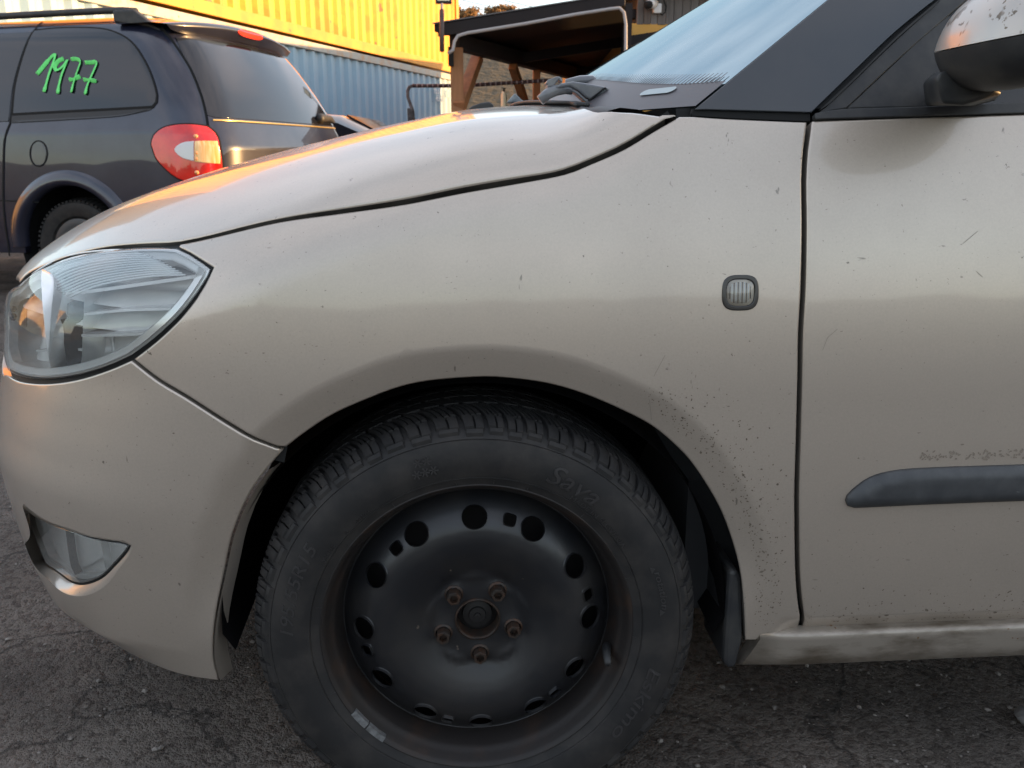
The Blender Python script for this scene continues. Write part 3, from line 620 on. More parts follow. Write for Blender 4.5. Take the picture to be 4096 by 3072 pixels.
# roof, interior
rx = np.linspace(T0[0]-.02, 2.9, 30); ry = np.linspace(T0[1]+.0, 2*YC-T0[1], 21)
vv = [(x-.10*(4*((y-ry[0])/(ry[-1]-ry[0]))*(1-(y-ry[0])/(ry[-1]-ry[0])))*(1-i/29.), y, 1.42+.055*math.sin(math.pi*min(1, i/22.))**.7*1.0-.03*((y-YC)/.62)**4-(.25*max(0, (i-22)/7.)**2)) for i, x in enumerate(rx) for y in ry]
mesh_obj('roof', vv, [(i*21+j, (i+1)*21+j, (i+1)*21+j+1, i*21+j+1) for i in range(29) for j in range(20)], PAINT, car, True)
DARKIN = mat('interior_dark', (.03, .03, .032), rough=.8)
MB().box((.40, .14, .80), (.95, 1.46, .985)).build('dashboard', DARKIN, car); MB().box((.3, .10, .25), (2.9, 1.5, .45)).build('cabin_floor', DARKIN, car)
bevel(MB().box((1.25, .22, .45), (1.38, .68, 1.28)).box((1.25, .92, .45), (1.38, 1.38, 1.28)).build('seat_backs', DARKIN, car), .04, 2)
MB().box((3.0, .10, .35), (3.06, 1.5, 1.0)).build('tail_panel', PAINT, car); MB().box((2.70, .18, 1.0), (3.0, 1.42, 1.36)).build('tail_upper', GLOSSBLK, car)

# ---- cowl, hood nozzle, wipers with broken covers
cw = []; ww = np.linspace(-.70, .70, 41)
hrx = np.interp(np.abs(ww), *zip(*sorted([(p[1], p[0]) for p in rear]))); hz_ = hoodc(np.stack([hrx-.01, ww], 1))
def scr_x(w, z): v = (z-E0[2])/dE[2]; y0 = E0[1]+dE[1]*v; u = (YC-w-y0)/(2*YC-2*y0); return screen(v, min(max(u, 0), 1))[0]
rows = []
for k, (f, dz) in enumerate([(0, -.014), (.12, .000), (.3, .004), (.55, .002), (.8, -.004), (1.02, -.010)]):
    rows.append([((hrx[i]-.004)*(1-f)+scr_x(w, hz_[i, 2]+.004)*f, YC-w, hz_[i, 2]+dz) for i, w in enumerate(ww)])
vv = [p for r in rows for p in r]; ff = [(k*41+i, k*41+i+1, (k+1)*41+i+1, (k+1)*41+i) for k in range(5) for i in range(40)]
mesh_obj('cowl_panel', vv, ff, PLAST, car, True)
for k in range(5):
    MB().tube([(hrx[i]*(1-.15*k-.1)+scr_x(ww[i], hz_[i, 2])*(.15*k+.1), YC-ww[i], hz_[i, 2]+.006) for i in range(16, 36)], .003, 6).build('cowl_slat', PLAST, car, True)
nz_ = hoodc(np.array([[.035, .10]]))[0]
o = MB(); prof = [(-.030, 0), (-.022, .007), (-.005, .013), (.012, .015), (.019, .010), (.021, 0)]
o.prism([(nz_[0]+a, nz_[1]-.014, nz_[2]+b-.002) for a, b in prof], (0, .028, 0)); bevel(o.build('washer_nozzle', PLAST, car), .003)
WG = mat('wiper_grey', (.10, .105, .12), rough=.33, coat=.4, col2=(.16, .16, .165), nscale=20); TORN = mat('torn_grey_plastic', (.24, .26, .27), rough=.6, col2=(.13, .15, .17), nscale=60, bump=.8, bscale=160, bdist=.003)
def px3(pts, y): return [atY(a, b, y) for a, b in pts]
wip = empty('wiper'); wip.parent = car
def slab(name, pts, y, t, m, bv=.002, par=wip):
    o = MB().prism(px3(pts, y), (0, t, 0)).build(name, m, par); return bevel(o, bv, 2)
slab('arm', [(2292, 325), (2340, 332), (2420, 346), (2396, 388), (2360, 398), (2342, 388), (2312, 362), (2282, 346), (2240, 352), (2222, 348), (2240, 334)], .33, .030, WG, .004)
slab('arm_edge', [(2225, 349), (2282, 349), (2312, 366), (2340, 392), (2360, 402), (2380, 424), (2366, 428), (2335, 402), (2306, 376), (2280, 360), (2228, 358)], .332, .026, WG, .003)
slab('clip', [(2182, 334), (2190, 320), (2226, 306), (2240, 306), (2252, 326), (2244, 330), (2236, 318), (2226, 330), (2216, 346), (2188, 348), (2192, 338)], .34, .030, WG, .003)
slab('clip_base', [(2188, 346), (2216, 346), (2222, 356), (2210, 362), (2192, 360)], .338, .03, WG, .003)
slab('broken_cover', [(2360, 396), (2424, 350), (2440, 368), (2456, 384), (2472, 412), (2470, 428), (2384, 428), (2370, 414)], .325, .040, TORN, .003)
slab('cover_lip', [(2356, 398), (2420, 348), (2426, 350), (2364, 402)], .320, .045, BLACKGAP, .001)
slab('cover_cap', [(2418, 350), (2428, 348), (2440, 358), (2440, 368), (2432, 368)], .323, .03, WG, .002)
MB().tube([atY(a, b, .34) for a, b in [(2160, 402), (2190, 376), (2222, 362), (2262, 354), (2290, 358)]], .008, 8).build('blade_spine', WG, wip, True)
MB().tube([atY(a, b, .50) for a, b in [(2262, 332), (2320, 322), (2366, 322), (2400, 340)]], [.006, .008, .009, .006], 8).build('blade', WG, wip, True)
slab('blade_end', [(2372, 316), (2388, 315), (2412, 332), (2410, 344), (2396, 346), (2376, 344)], .48, .03, WG, .003)
slab('pivot_cap', [(2430, 428), (2446, 416), (2466, 412), (2490, 420), (2500, 430)], .30, .04, PLAST, .006)
slab('torn_cover_far', [(2027, 409), (2057, 375), (2064, 376), (2086, 398), (2104, 409)], 1.05, .05, TORN, .003)

# ---- mirror
mir_ = empty('wing_mirror'); mir_.parent = door
CAP = mat('dirty_mirror_paint', (.44, .40, .36), rough=.36, metal=.45, coat=.5, coat_rough=.12, spots=[(34, .60, (.16, .12, .085), (1, 1, .55)), (70, .64, (.13, .10, .07))])
mc = np.array(atY(4118, 140, -.10)); mpx = (np.array(atY(4218, 140, -.10))-mc)[0]/100.0; tl_ = math.radians(9.6)
def mirror_half(name, m, sgn, hz, ex):
    nu, nv = 56, 16; v = []; f = []; pw = lambda c, e: math.copysign(abs(c)**e, c)
    for j in range(nv+1):
        a = math.pi/2*j/nv
        for i in range(nu):
            t = 2*math.pi*i/nu; X = 303*mpx*pw(math.cos(t), .72)*pw(math.cos(a), ex); Yy = .085*pw(math.sin(t), .8)*pw(math.cos(a), ex); Z = sgn*hz*mpx*pw(math.sin(a), .9)
            X2 = X+(.16*Z if sgn > 0 else -.30*Z); v.append((mc[0]+X2*math.cos(tl_)-Z*math.sin(tl_)*.0, mc[1]+Yy, mc[2]+Z+X*math.sin(tl_)-sgn*(-.0006)))
    for j in range(nv):
        for i in range(nu): f.append((j*nu+i, j*nu+(i+1) % nu, (j+1)*nu+(i+1) % nu, (j+1)*nu+i))
    o = mesh_obj(name, v, f, m, mir_, True); smooth_by_angle(o, 50); return o
mirror_half('mirror_cap', CAP, 1, 232, .62); mirror_half('mirror_housing', PLAST, -1, 182, .55)
ft = [atY(a_, b_, .035) for a_, b_ in ((3700, 424), (3690, 330), (3745, 285), (3880, 300), (3960, 360), (3990, 400), (3900, 424))]; fo_ = [atY(a_, b_, -.075) for a_, b_ in ((3770, 415), (3742, 318), (3760, 287), (3885, 272), (3975, 345), (4012, 374), (3850, 421))]
n_ = 7; o = mesh_obj('mirror_foot', ft+fo_, [tuple(range(7)), tuple(range(13, 6, -1))]+[(i, (i+1) % 7, 7+(i+1) % 7, 7+i) for i in range(7)], PLAST, mir_); bevel(o, .008, 3); smooth_by_angle(o, 50)
gpanel('pillar_backing', [[xz(E0), xz(T0)], [xz(T0), (xz(T1)[0]+.15, 1.40)], [(xz(T1)[0]+.15, 1.40), xz(gs([(3862, 0)])[0])], [xz(gs([(3862, 0)])[0]), xz(gs([(3392, 432)])[0])], [xz(gs([(3392, 432)])[0]), xz(E0)]], RUBBER, -.006, spacing=.05, hem=0, skirt=.002)
gpanel('mirror_triangle', [[xz(p) for p in gs([(3374, 434), (3582, 238), (3752, 68)])], [xz(p) for p in gs([(3752, 68), (3900, 60)])], [xz(p) for p in gs([(3900, 60), (3900, 426)])], [xz(p) for p in gs([(3900, 426), (3374, 434)])]], PLAST, .008, parent=door)

# ---- spatter, residue and scratches on the paint
def spatter(name, pts, r0, r1, parent, m, off=.0006):
    V = np.asarray(pts); P = side(V); e = 1e-3; nn_ = np.cross(side(V+[e, 0])-side(V-[e, 0]), side(V+[0, e])-side(V-[0, e])); nn_ /= np.linalg.norm(nn_, axis=1, keepdims=True); nn_ *= -np.sign(nn_[:, 1:2]); v = []; f = []
    for i in range(len(V)):
        r = random.uniform(r0, r1)*(1 if random.random() < .9 else 1.8); a_ = np.cross(nn_[i], [0, 0, 1.0]); a_ /= np.linalg.norm(a_); b_ = np.cross(nn_[i], a_); o = len(v); st = random.uniform(.6, 2.2); th = random.uniform(0, 3.14)
        for k in range(6): c_, s_ = math.cos(k*1.047), math.sin(k*1.047)*st; v.append(P[i]+nn_[i]*off+r*(a_*(c_*math.cos(th)-s_*math.sin(th))+b_*(c_*math.sin(th)+s_*math.cos(th)))*random.uniform(.7, 1.2))
        f.append(tuple(range(o, o+6)))
    o = mesh_obj(name, v, f, m, parent); o['kind'] = 'stuff'; return o
MUD = mat('dried_mud', (.13, .105, .08), rough=.9, col2=(.20, .165, .13), nscale=50); rs_ = np.random.RandomState(11)
pt = [];
while len(pt) < 420:
    x_, z_ = rs_.uniform(.20, .405), rs_.uniform(.275, .62); d_ = math.hypot(x_, z_-.285)
    if .372 < d_ < .372+abs(rs_.normal(0, .035))+.012: pt.append((x_, z_))
spatter('mud_spatter', pt, .00035, .0010, fender, MUD)
spatter('mud_spatter', [(rs_.uniform(.44, 1.4), .268+abs(rs_.normal(0, .03))) for _ in range(420)], .0004, .0011, door, MUD)
zt_m = float(mt[-2][1]); spatter('wax_residue', [(rs_.uniform(.56, .80), zt_m+.010+abs(rs_.normal(0, .006))) for _ in range(150)], .0006, .0017, door, mat('wax_residue_brown', (.22, .18, .145), rough=.8))
def scratch(px, parent, w=.00045, m=None):
    V = np.array(spline(fx(px), .01)); P = side(V)-np.array([0, .0005, 0]); ribbon('scratch', P, np.tile([0, -1, .1], (len(P), 1)), w, m or mat('scratch_dark', (.24, .21, .18), rough=.8), parent)
for px in ([(2615, 1505), (2660, 1420)], [(2600, 1600), (2614, 1690)]): scratch(px, fender)
for px in ([(3290, 1400), (3310, 1350), (3350, 1315)], [(3850, 975), (3910, 925)], [(3905, 1085), (3930, 1108)], [(3650, 2452), (3700, 2448)]): scratch(px, door)
# ---- wheel well, mud flap
well = MB(); prf = [(.33, -.025)]+[(math.cos(math.pi*i/40), math.sin(math.pi*i/40)) for i in range(41)]+[(-.33, -.025)]; n_ = len(prf)-1
for i, (c, s) in enumerate(prf):
    if i in (0, n_): well.v += [(c*.97, .015, .285+s), (c, .30, .285+s), (c*.9, .42, .285+s)]
    else: well.v += [(.335*c, .015, .285+.335*s), (.345*c, .30, .285+.345*s), (.31*c, .42, .285+.31*s)]
for i in range(n_): b = 3*i; well.f += [(b, b+1, b+4, b+3), (b+1, b+2, b+5, b+4)]
well.f.append(tuple(3*i+2 for i in range(n_+1)))
well.build('wheel_arch_liner', mat('liner_black', (.006, .0055, .006), rough=1.0, spec=.05), car)
slab('mud_flap', [(2917, 2283), (2953, 2281), (2968, 2320), (2972, 2440), (2972, 2560), (2944, 2674), (2905, 2676), (2893, 2645), (2900, 2520), (2912, 2360)], .010, .10, PLAST, .006, car)
q0 = bump(np.array(spline(ab[:-1], .02))); q1 = q0+np.array([.010, .030, 0]); n_ = len(q0)
mesh_obj('bumper_return', np.vstack([q0+np.array([.0, .002, 0]), q1]), [(i, i+1, n_+i+1, n_+i) for i in range(n_-1)], PAINT, car, True)

# ================================================================== wheel
TYRE = mat('tyre_rubber', (.0110, .0103, .0105), rough=.7, col2=(.028, .0245, .0225), nscale=22, nlo=.42, nhi=.7, bump=.25, bscale=300, bdist=.0006)
LETTER = mat('tyre_lettering', (.030, .028, .028), rough=.5)
RIM = mat('black_steel', (.0085, .0090, .0110), rough=.42, coat=.35, coat_rough=.25, col2=(.015, .013, .012), nscale=12, nlo=.42, nhi=.75, rvar=.25, spots=[(60, .72, (.09, .07, .055))], bump=.08, bscale=120, bdist=.001)
RUST = mat('rusty_rim', (.012, .0095, .0088), rough=.6, col2=(.030, .0165, .0105), nscale=16, nlo=.5, nhi=.72, bump=.3, bscale=150, bdist=.001)
RUSTB = mat('rusty_bolt', (.032, .026, .022), rough=.55, metal=.4, col2=(.055, .028, .017), nscale=90, bump=.3, bscale=300, bdist=.0006)
wheel = empty('wheel', (0.0, -.0015, .285)); wheel.parent = car; wheel.rotation_euler = (-.0213, 0, .0005)
CARC = [(.200, .010), (.2035, .004), (.2045, -.001), (.210, -.0025), (.2165, -.0062), (.2175, -.0058), (.2185, -.0078), (.232, -.0120), (.246, -.0128), (.258, -.0112), (.2665, -.0085), (.2672, -.0072), (.2682, -.0078), (.2715, -.0058), (.2785, .0012), (.2845, .010), (.2890, .022), (.2905, .040), (.2910, .085), (.2905, .130), (.287, .155), (.278, .170), (.255, .182), (.225, .180), (.203, .165)]
ty = MB().lathe(CARC, 180)
nb = 58
def shoulder(y):  # radius of block tops
    return np.interp(y, [-.0068, -.002, .004, .012, .022, .034, .05, .09], [.2735, .2800, .2852, .2905, .2942, .2958, .2966, .2972])
rgt = random.Random(5); edges_ = np.cumsum([0]+[1+.22*math.sin(i*.9)+.1*rgt.random() for i in range(nb)]); edges_ = edges_/edges_[-1]*2*math.pi
def tread_piece(a0, wd, f0, f1, ya, yb, hh=.0075, ny=5):
    ys = np.linspace(ya, yb, ny); o = len(ty.v)
    for y in ys:
        sk = .022*(max(y, 0)/.058)**1.5/.29+.0016*math.sin(y*170)/.29*0
        r1 = float(shoulder(y)); r0 = r1-hh
        for fr_, rr in ((f0, r0), (f0+.012, r1-.0007), (f0+.05, r1), (f1-.05, r1), (f1-.012, r1-.0007), (f1, r0)):
            t = a0+wd*fr_+sk; ty.v.append((rr*math.cos(t), float(y)-(.0014 if rr > r0 else .001), rr*math.sin(t)))
    for i in range(ny-1):
        for k in range(5): ty.f.append((o+i*6+k, o+i*6+k+1, o+(i+1)*6+k+1, o+(i+1)*6+k))
    ty.f.append(tuple(o+k for k in range(6))); ty.f.append(tuple(o+(ny-1)*6+k for k in range(6))[::-1])
for b in range(nb):
    a0 = edges_[b]; wd = edges_[b+1]-edges_[b]; j_ = rgt.random()*.0012
    y0 = -.0064+j_+(.0016 if b % 2 else 0)
    tread_piece(a0, wd, .10, .80, y0, y0+.0032, .006, 3)                       # foot of the lug on the sidewall
    tread_piece(a0, wd, .06, .40, y0+.0044, .0150+j_); tread_piece(a0, wd, .45, .86, y0+.0060, .0190-j_)
    for f0, f1 in ((.02, .22), (.25, .44), (.48, .66), (.69, .86)): tread_piece(a0, wd, f0, f1, .0205-.004*f0, .058)
    # inner tread ribs
for k, (y0, y1) in enumerate(((.0625, .092), (.097, .127), (.132, .150))):
    for b in range(72):
        a0 = 2*math.pi*b/72; o = len(ty.v)
        for y in (y0, y1):
            for t in (a0, a0+.066): 
                for rr in (.289, .297): ty.v.append((rr*math.cos(t+y*2.5), y, rr*math.sin(t+y*2.5)))
        ty.f += [(o+1, o+3, o+7, o+5), (o, o+1, o+5, o+4), (o+2, o+6, o+7, o+3), (o, o+2, o+3, o+1), (o+4, o+5, o+7, o+6)]
ty.v = [(x, y, max(z, -.2840)) for x, y, z in ty.v]
tyre = ty.build('tyre', TYRE, wheel, angle=32)
def sidewall_y(r): rr = np.array([c[0] for c in CARC[3:14]]); yy = np.array([c[1] for c in CARC[3:14]]); return np.interp(r, rr, yy)
def tyre_text(name, txt, size, ang, r, shear=0.0, stretch=1.0, ex=.0007):
    V, F = text_mesh(txt, size, ex, shear); x = V[:, 0]*stretch; rr = r+V[:, 1]; t = math.radians(ang)-x/r
    P = np.stack([rr*np.cos(t), sidewall_y(rr)-.0002-V[:, 2], rr*np.sin(t)], 1)
    mesh_obj(name, P, F, LETTER, wheel)
tyre_text('sidewall_lettering', 'Sava', .036, 59.5, .2285, .25, 1.15, .0012)
tyre_text('sidewall_lettering', '195/55R15', .024, 163, .238, .2, 1.25, .0009)
tyre_text('sidewall_lettering', 'Eskimo', .027, -27, .234, .2, 1.45, .0009)
tyre_text('sidewall_lettering', 'rotation', .013, 13.5, .243, .2, 1.3)
tyre_text('sidewall_lettering', 'E4', .007, 137.5, .2195); tyre_text('sidewall_lettering', '0212016', .007, 130, .2195)
tyre_text('sidewall_lettering', '0219611', .008, 147, .2205); tyre_text('sidewall_lettering', 'MADE IN SLOVENIA', .009, 45, .2195, 0, 1.25)
for a_, r_ in ((21, .243), (6, .243)):
    t = math.radians(a_); tt = [(.246, t), (.240, t-.02), (.240, t+.02)]; MB().prism([(r*math.cos(q), sidewall_y(r)-.0003, r*math.sin(q)) for r, q in tt], (0, -.0006, 0)).build('sidewall_mark', LETTER, wheel)
for k in range(5):
    t = math.radians(103+2.6*(k % 3)+(1.2 if k > 2 else 0)); r = .236 if k < 3 else .250; m = MB()
    for j in range(3):
        q = math.pi*j/3; m.bar((r*math.cos(t)-.006*math.cos(q), sidewall_y(r)-.0008, r*math.sin(t)-.006*math.sin(q)), (r*math.cos(t)+.006*math.cos(q), sidewall_y(r)-.0008, r*math.sin(t)+.006*math.sin(q)), .0016, .0012, (0, 1, 0))
    m.build('snowflake_mark', LETTER, wheel)
for k, a_ in enumerate((97, 84, 72, 120, 142, 50, 20, 168, -4, 203)):
    t = math.radians(a_); MB().bar((.2060*math.cos(t), -.0015, .2060*math.sin(t)), ((.211+.002*(k % 2))*math.cos(t), -.004, (.211+.002*(k % 2))*math.sin(t)), .0009, .0012, (0, 1, 0)).build('moulding_flash', LETTER, wheel)
# steel rim: flange and barrel, disc with holes
MB().lathe([(.2005, .012), (.2060, .007), (.2074, .0025), (.2070, -.001), (.2050, -.0022), (.2022, -.0008), (.1995, .004), (.1965, .012), (.1935, .018), (.1920, .020), (.1895, .026), (.1885, .038), (.1835, .050), (.1815, .062), (.1800, .10), (.1830, .16)], 140).build('rim', RUST, wheel, angle=40)
DR = np.array([.0, .0285, .060, .068, .078, .094, .108, .122, .133, .144, .156, .168, .176, .1830]); DY = np.array([.034, .0335, .0335, .0325, .0285, .0220, .0180, .0165, .0175, .0210, .0290, .0390, .0475, .0560])
def disc(V):
    r = np.hypot(V[:, 0], V[:, 1]); y = pchip(DR, DY, r); t = np.arctan2(V[:, 1], V[:, 0])
    for ba in BA: d = np.hypot(V[:, 0]-.05*math.cos(ba), V[:, 1]-.05*math.sin(ba)); y = y-.003*np.exp(-(d/.013)**2)
    y = y+.004*np.exp(-((r-.064)/.006)**2)*np.cos(5*(t-BA[3]))*.6
    return np.stack([V[:, 0], y, V[:, 1]], 1)
BA = [math.radians(a)+.0518 for a in (126, 54, -18, -90, -162)]
circ = lambda cx, cz, r, n=30: np.stack([cx+r*np.cos(np.linspace(0, 2*np.pi, n, endpoint=False)), cz+r*np.sin(np.linspace(0, 2*np.pi, n, endpoint=False))], 1)
hl = []
for k in range(12):
    t = math.radians(91+30*k); s = circ(0, 0, 1.0, 30)*[.0128, .0162]; c, q = math.cos(t), math.sin(t); hl.append(np.stack([.1505*c+s[:, 0]*c-s[:, 1]*q, .1505*q+s[:, 0]*q+s[:, 1]*c], 1))
for k in range(6):
    t = math.radians(73.5+60*k); s = sup(0, 0, .0062, .0082, 4, 20); c, q = math.cos(t), math.sin(t); hl.append(np.stack([.1515*c+s[:, 0]*c-s[:, 1]*q, .1515*q+s[:, 0]*q+s[:, 1]*c], 1))
hl.append(circ(0, 0, .0285, 40))
panel('wheel_disc', disc, circ(0, 0, .1815, 120), RIM, wheel, holes=hl, spacing=.0065, hem=.0016, drop=.0008, skirt=.004, ref=(0, 5, 0), flip=True)
MB().lathe([(.0310, .0332), (.0305, .0300), (.0285, .0295), (.0278, .037), (.0275, .055)], 48).build('hub_bore', RUSTB, wheel, True)
MB().lathe([(.0275, .054), (.021, .052), (.020, .047), (.012, .0455), (.011, .043), (.0045, .0425), (.004, .040), (.0005, .0398)], 40).build('axle_nut', mat('greasy_black', (.014, .013, .013), rough=.45), wheel, angle=30)
for ba in BA:
    C = (.05*math.cos(ba), 0, .05*math.sin(ba)); m = MB(); n = 6
    m.lathe([(.0125, .0345), (.0128, .0310), (.0105, .0290)], 24, C)
    hx = [(.0098*math.cos(math.pi*k/3+ba), .0098*math.sin(math.pi*k/3+ba)) for k in range(6)]
    o = len(m.v)
    for y, f in ((.0310, 1), (.0170, 1), (.0155, .90), (.0155, .60), (.0240, .56)):
        m.v += [(C[0]+f*a, y, C[2]+f*b) for a, b in hx]
    for i in range(4): m.f += [(o+i*6+k, o+i*6+(k+1) % 6, o+(i+1)*6+(k+1) % 6, o+(i+1)*6+k) for k in range(6)]
    m.f.append(tuple(o+24+k for k in range(6)))
    m.build('wheel_bolt', RUSTB, wheel)
MB().lathe([(.180, .085), (.14, .08), (.03, .065), (.0, .065)], 60).build('brake_drum', mat('brake_dark', (.012, .010, .010), rough=.9), wheel)
va = math.radians(-14.5); MB().tube([(.183*math.cos(va), .030, .183*math.sin(va)), (.180*math.cos(va)-.0, .012, .180*math.sin(va)-.004), (.179*math.cos(va), -.004, .179*math.sin(va)-.008)], [.0062, .0055, .0045], 12).build('valve_stem', PLAST, wheel, True)
WEIGHT = mat('lead_weight', (.20, .205, .21), rough=.5, metal=.5, col2=(.09, .09, .09), nscale=70, bump=.5, bscale=200, bdist=.001)
wm = MB()
for k, (a0, a1) in enumerate(((214.0, 221.5), (222.2, 230.5))):
    pts = [math.radians(a0+(a1-a0)*i/5) for i in range(6)]
    for i in range(5):
        b = [(r*math.cos(t), y, r*math.sin(t)) for t in pts[i:i+2] for r, y in ((.2062, -.0028), (.1985+.001*k, -.0005), (.1985, .006), (.206, .004))]
        wm.add(b, [(0, 1, 5, 4), (1, 2, 6, 5), (0, 4, 7, 3)]+([(0, 3, 2, 1)] if i == 0 else [])+([(4, 5, 6, 7)] if i == 4 else []))
wm.build('balance_weight', WEIGHT, wheel)
for o in list(wheel.children): o.visible_shadow = True
# rear and far wheels, plainer (hardly ever seen)
PW = MB().lathe([(.0, .03), (.17, .03), (.19, .012), (.207, -.002), (.245, -.012), (.280, .0), (.294, .03), (.296, .15), (.20, .17)], 64)
for loc, rz in (((2.46, 0, .285), 0), ((0, 2*YC, .285), math.pi), ((2.46, 2*YC, .285), math.pi)):
    o = PW.build('plain_wheel', TYRE, car, angle=40); o.location = loc; o.rotation_euler = (0, 0, rz)
# ================================================================== dark blue minivan
VA = math.radians(-17.0); EX = np.array([math.cos(VA), math.sin(VA), 0]); EY = np.array([-math.sin(VA), math.cos(VA), 0])
VO = at(912, 620, 4.86); VO[2] = 0.0; VW = 1.95
v_loc = lambda P: np.stack([(P-VO) @ EX, (P-VO) @ EY, P[..., 2]], -1)
def van_loc_G(q):
    x, y, z = q[..., 0], q[..., 1], q[..., 2]; yy = np.abs(y-VW/2)
    s = VW/2-.16*np.maximum(.62-z, 0)**2-.10*np.maximum(z-.62, 0)**2-.20*np.maximum(z-1.02, 0)
    g1 = yy-s
    t = (y-VW/2)/(VW/2); up = np.maximum(z-.95, 0)
    g2 = (x-(-.10*t*t-.36*up-.34*up**2+.03*sstep(.62, .52, z)))*.85
    g3 = z-(1.735-.05*t*t-.05*np.maximum(x+1.0, 0)**2-.03*np.maximum(-x-2.6, 0)**2-.9*np.maximum(-x-3.0, 0)**1.3)
    g4 = -x-4.75+.6*np.maximum(z-.9, 0)
    return smax(smax(smax(g1, g2, .26), g3, .16), g4, .3)
van_G = lambda P: van_loc_G(v_loc(P))
def vcast(pts):
    pts = np.asarray(pts, float); P, hit = march(van_G, pts[:, 0], pts[:, 1], 3.6, 9.0, .02)
    for k in range(1, 40):
        if hit.all(): break
        b = np.where(~hit)[0]; q = pts[b]+np.stack([np.full(len(b), -1.5*k), np.full(len(b), 3.0*k)], 1)
        P2, h2 = march(van_G, q[:, 0], q[:, 1], 3.6, 9.0, .02); P[b[h2]] = P2[h2]; hit[b[h2]] = True
    return v_loc(P)
vs_ = lambda pts: vcast(pts)[:, [0, 2]]
vr_ = lambda pts: vcast(pts)[:, [1, 2]]
def vside(V): return np.stack([V[:, 0], bisect(lambda m: van_loc_G(np.stack([V[:, 0], m, V[:, 1]], 1)), np.full(len(V), -.4), np.full(len(V), .9)), V[:, 1]], 1)
def vrear(V): return np.stack([bisect(lambda m: van_loc_G(np.stack([m, V[:, 0], V[:, 1]], 1)), np.full(len(V), .5), np.full(len(V), -1.4)), V[:, 0], V[:, 1]], 1)
def vroof(V): return np.stack([V[:, 0], V[:, 1], bisect(lambda m: van_loc_G(np.stack([V[:, 0], V[:, 1], m], 1)), np.full(len(V), 2.2), np.full(len(V), .8))], 1)
VREF = (-1.4, .97, .8)
VBLUE = mat('dark_blue_paint', (.009, .010, .024), rough=.30, metal=.1, coat=.75, coat_rough=.03, col2=(.024, .027, .045), nscale=2, spots=[(120, .745, (.35, .33, .30))])
VGLASS = mat('tinted_glass', (.009, .010, .014), rough=.08, coat=.45, coat_rough=.02, spec=.4, spots=[(160, .75, (.25, .24, .22))])
van = empty('minivan', tuple(VO), VA); tag(van, 'dark blue minivan with green 1977 written on its rear side window', 'van')
vp = lambda name, ch, out, m, par=van, **k: panel(name, ch, out, m, par, **{**dict(spacing=.05, hem=.004, drop=.002, skirt=.015, ref=VREF), **k})
SEAMV = [(640, 98), (651, 118), (684, 156), (727, 219), (760, 274), (786, 333), (807, 392), (824, 460), (830, 502)]
TLO = [[(608, 578), (617, 544), (655, 513), (714, 500), (777, 500), (828, 508)], [(828, 508), (857, 532), (874, 570), (883, 624), (887, 675), (880, 715)], [(880, 715), (800, 735), (735, 722), (693, 700), (651, 662), (625, 629), (608, 578)]]
sv = vs_(SEAMV); tl = [vs_(s) for s in TLO]
zr = float(sv[0][1])
arc = lambda cx, cz, r, a0, a1, n=22: [(cx+r*math.cos(math.radians(a0+(a1-a0)*i/n)), cz+r*math.sin(math.radians(a0+(a1-a0)*i/n))) for i in range(n+1)]
WXR = float(vs_([(292, 900)])[0][0]); WXF = WXR-2.88
roofz = lambda x: zr+.015*np.clip((-x-.5), 0, 1)
side_out = loop([sv, [tuple(sv[-1]), tuple(tl[1][0])], tl[1], [tuple(tl[1][-1]), (tl[1][-1][0], .40)], [(tl[1][-1][0], .40), (WXR+.44, .34)], arc(WXR, .34, .385, 0, 180), [(WXR-.385, .30), (WXF+.40, .28)], arc(WXF, .34, .385, 0, 180), [(WXF-.40, .30), (-4.55, .35)], [(-4.55, .35), (-4.6, .7), (-4.1, .98), (-3.2, 1.35), (-2.7, 1.58)], [(-2.7, 1.58), (-2.0, zr+.01), (-1.0, zr+.012), (-.5, zr+.004), tuple(sv[0])]], .05)
body = vp('side_panel', vside, side_out, VBLUE, spacing=.045, skirt=.05)
# far side mirrored, tailgate, roof
q = np.array([(x, z) for z in np.linspace(.35, zr, 12) for x in np.linspace(-4.4, -.12, 40)]); P = vside(q); okp = P[:, 1] < .5; P[:, 1] = VW-P[:, 1]
mesh_obj('far_side_panel', P, [f_ for f_ in [(j*40+i, j*40+i+1, (j+1)*40+i+1, (j+1)*40+i) for j in range(11) for i in range(39)] if all(okp[k_] for k_ in f_)], VBLUE, van, True)
tr_ = vr_(SEAMV); far = [(VW-a, b) for a, b in tr_]
tlr = vr_(TLO[1])
gate_out = loop([tr_, [tuple(tr_[-1]), tuple(tlr[1]), tuple(tlr[2]), tuple(tlr[3]), (tlr[3][0], .62)], [(tlr[3][0], .62), (VW-tlr[3][0], .62)], [(VW-tlr[3][0], .62), (VW-tlr[1][0], tlr[1][1]), far[-1]], far[::-1], [far[0], (VW*.7, zr+.055), (VW*.5, zr+.065), (VW*.3, zr+.055), tuple(tr_[0])]], .04)
gate = vp('tailgate', vrear, gate_out, VBLUE, spacing=.04, shrink=.004, skirt=.02)
rxs = np.linspace(-3.2, -.30, 46); rys = np.linspace(.24, VW-.24, 30)
P = vroof(np.array([(x, y) for x in rxs for y in rys])); P = P[P[:, 2] > -1]
mesh_obj('roof_panel', P-np.array([0, 0, .003]), [(i*30+j, (i+1)*30+j, (i+1)*30+j+1, i*30+j+1) for i in range(45) for j in range(29)], VBLUE, van, True)
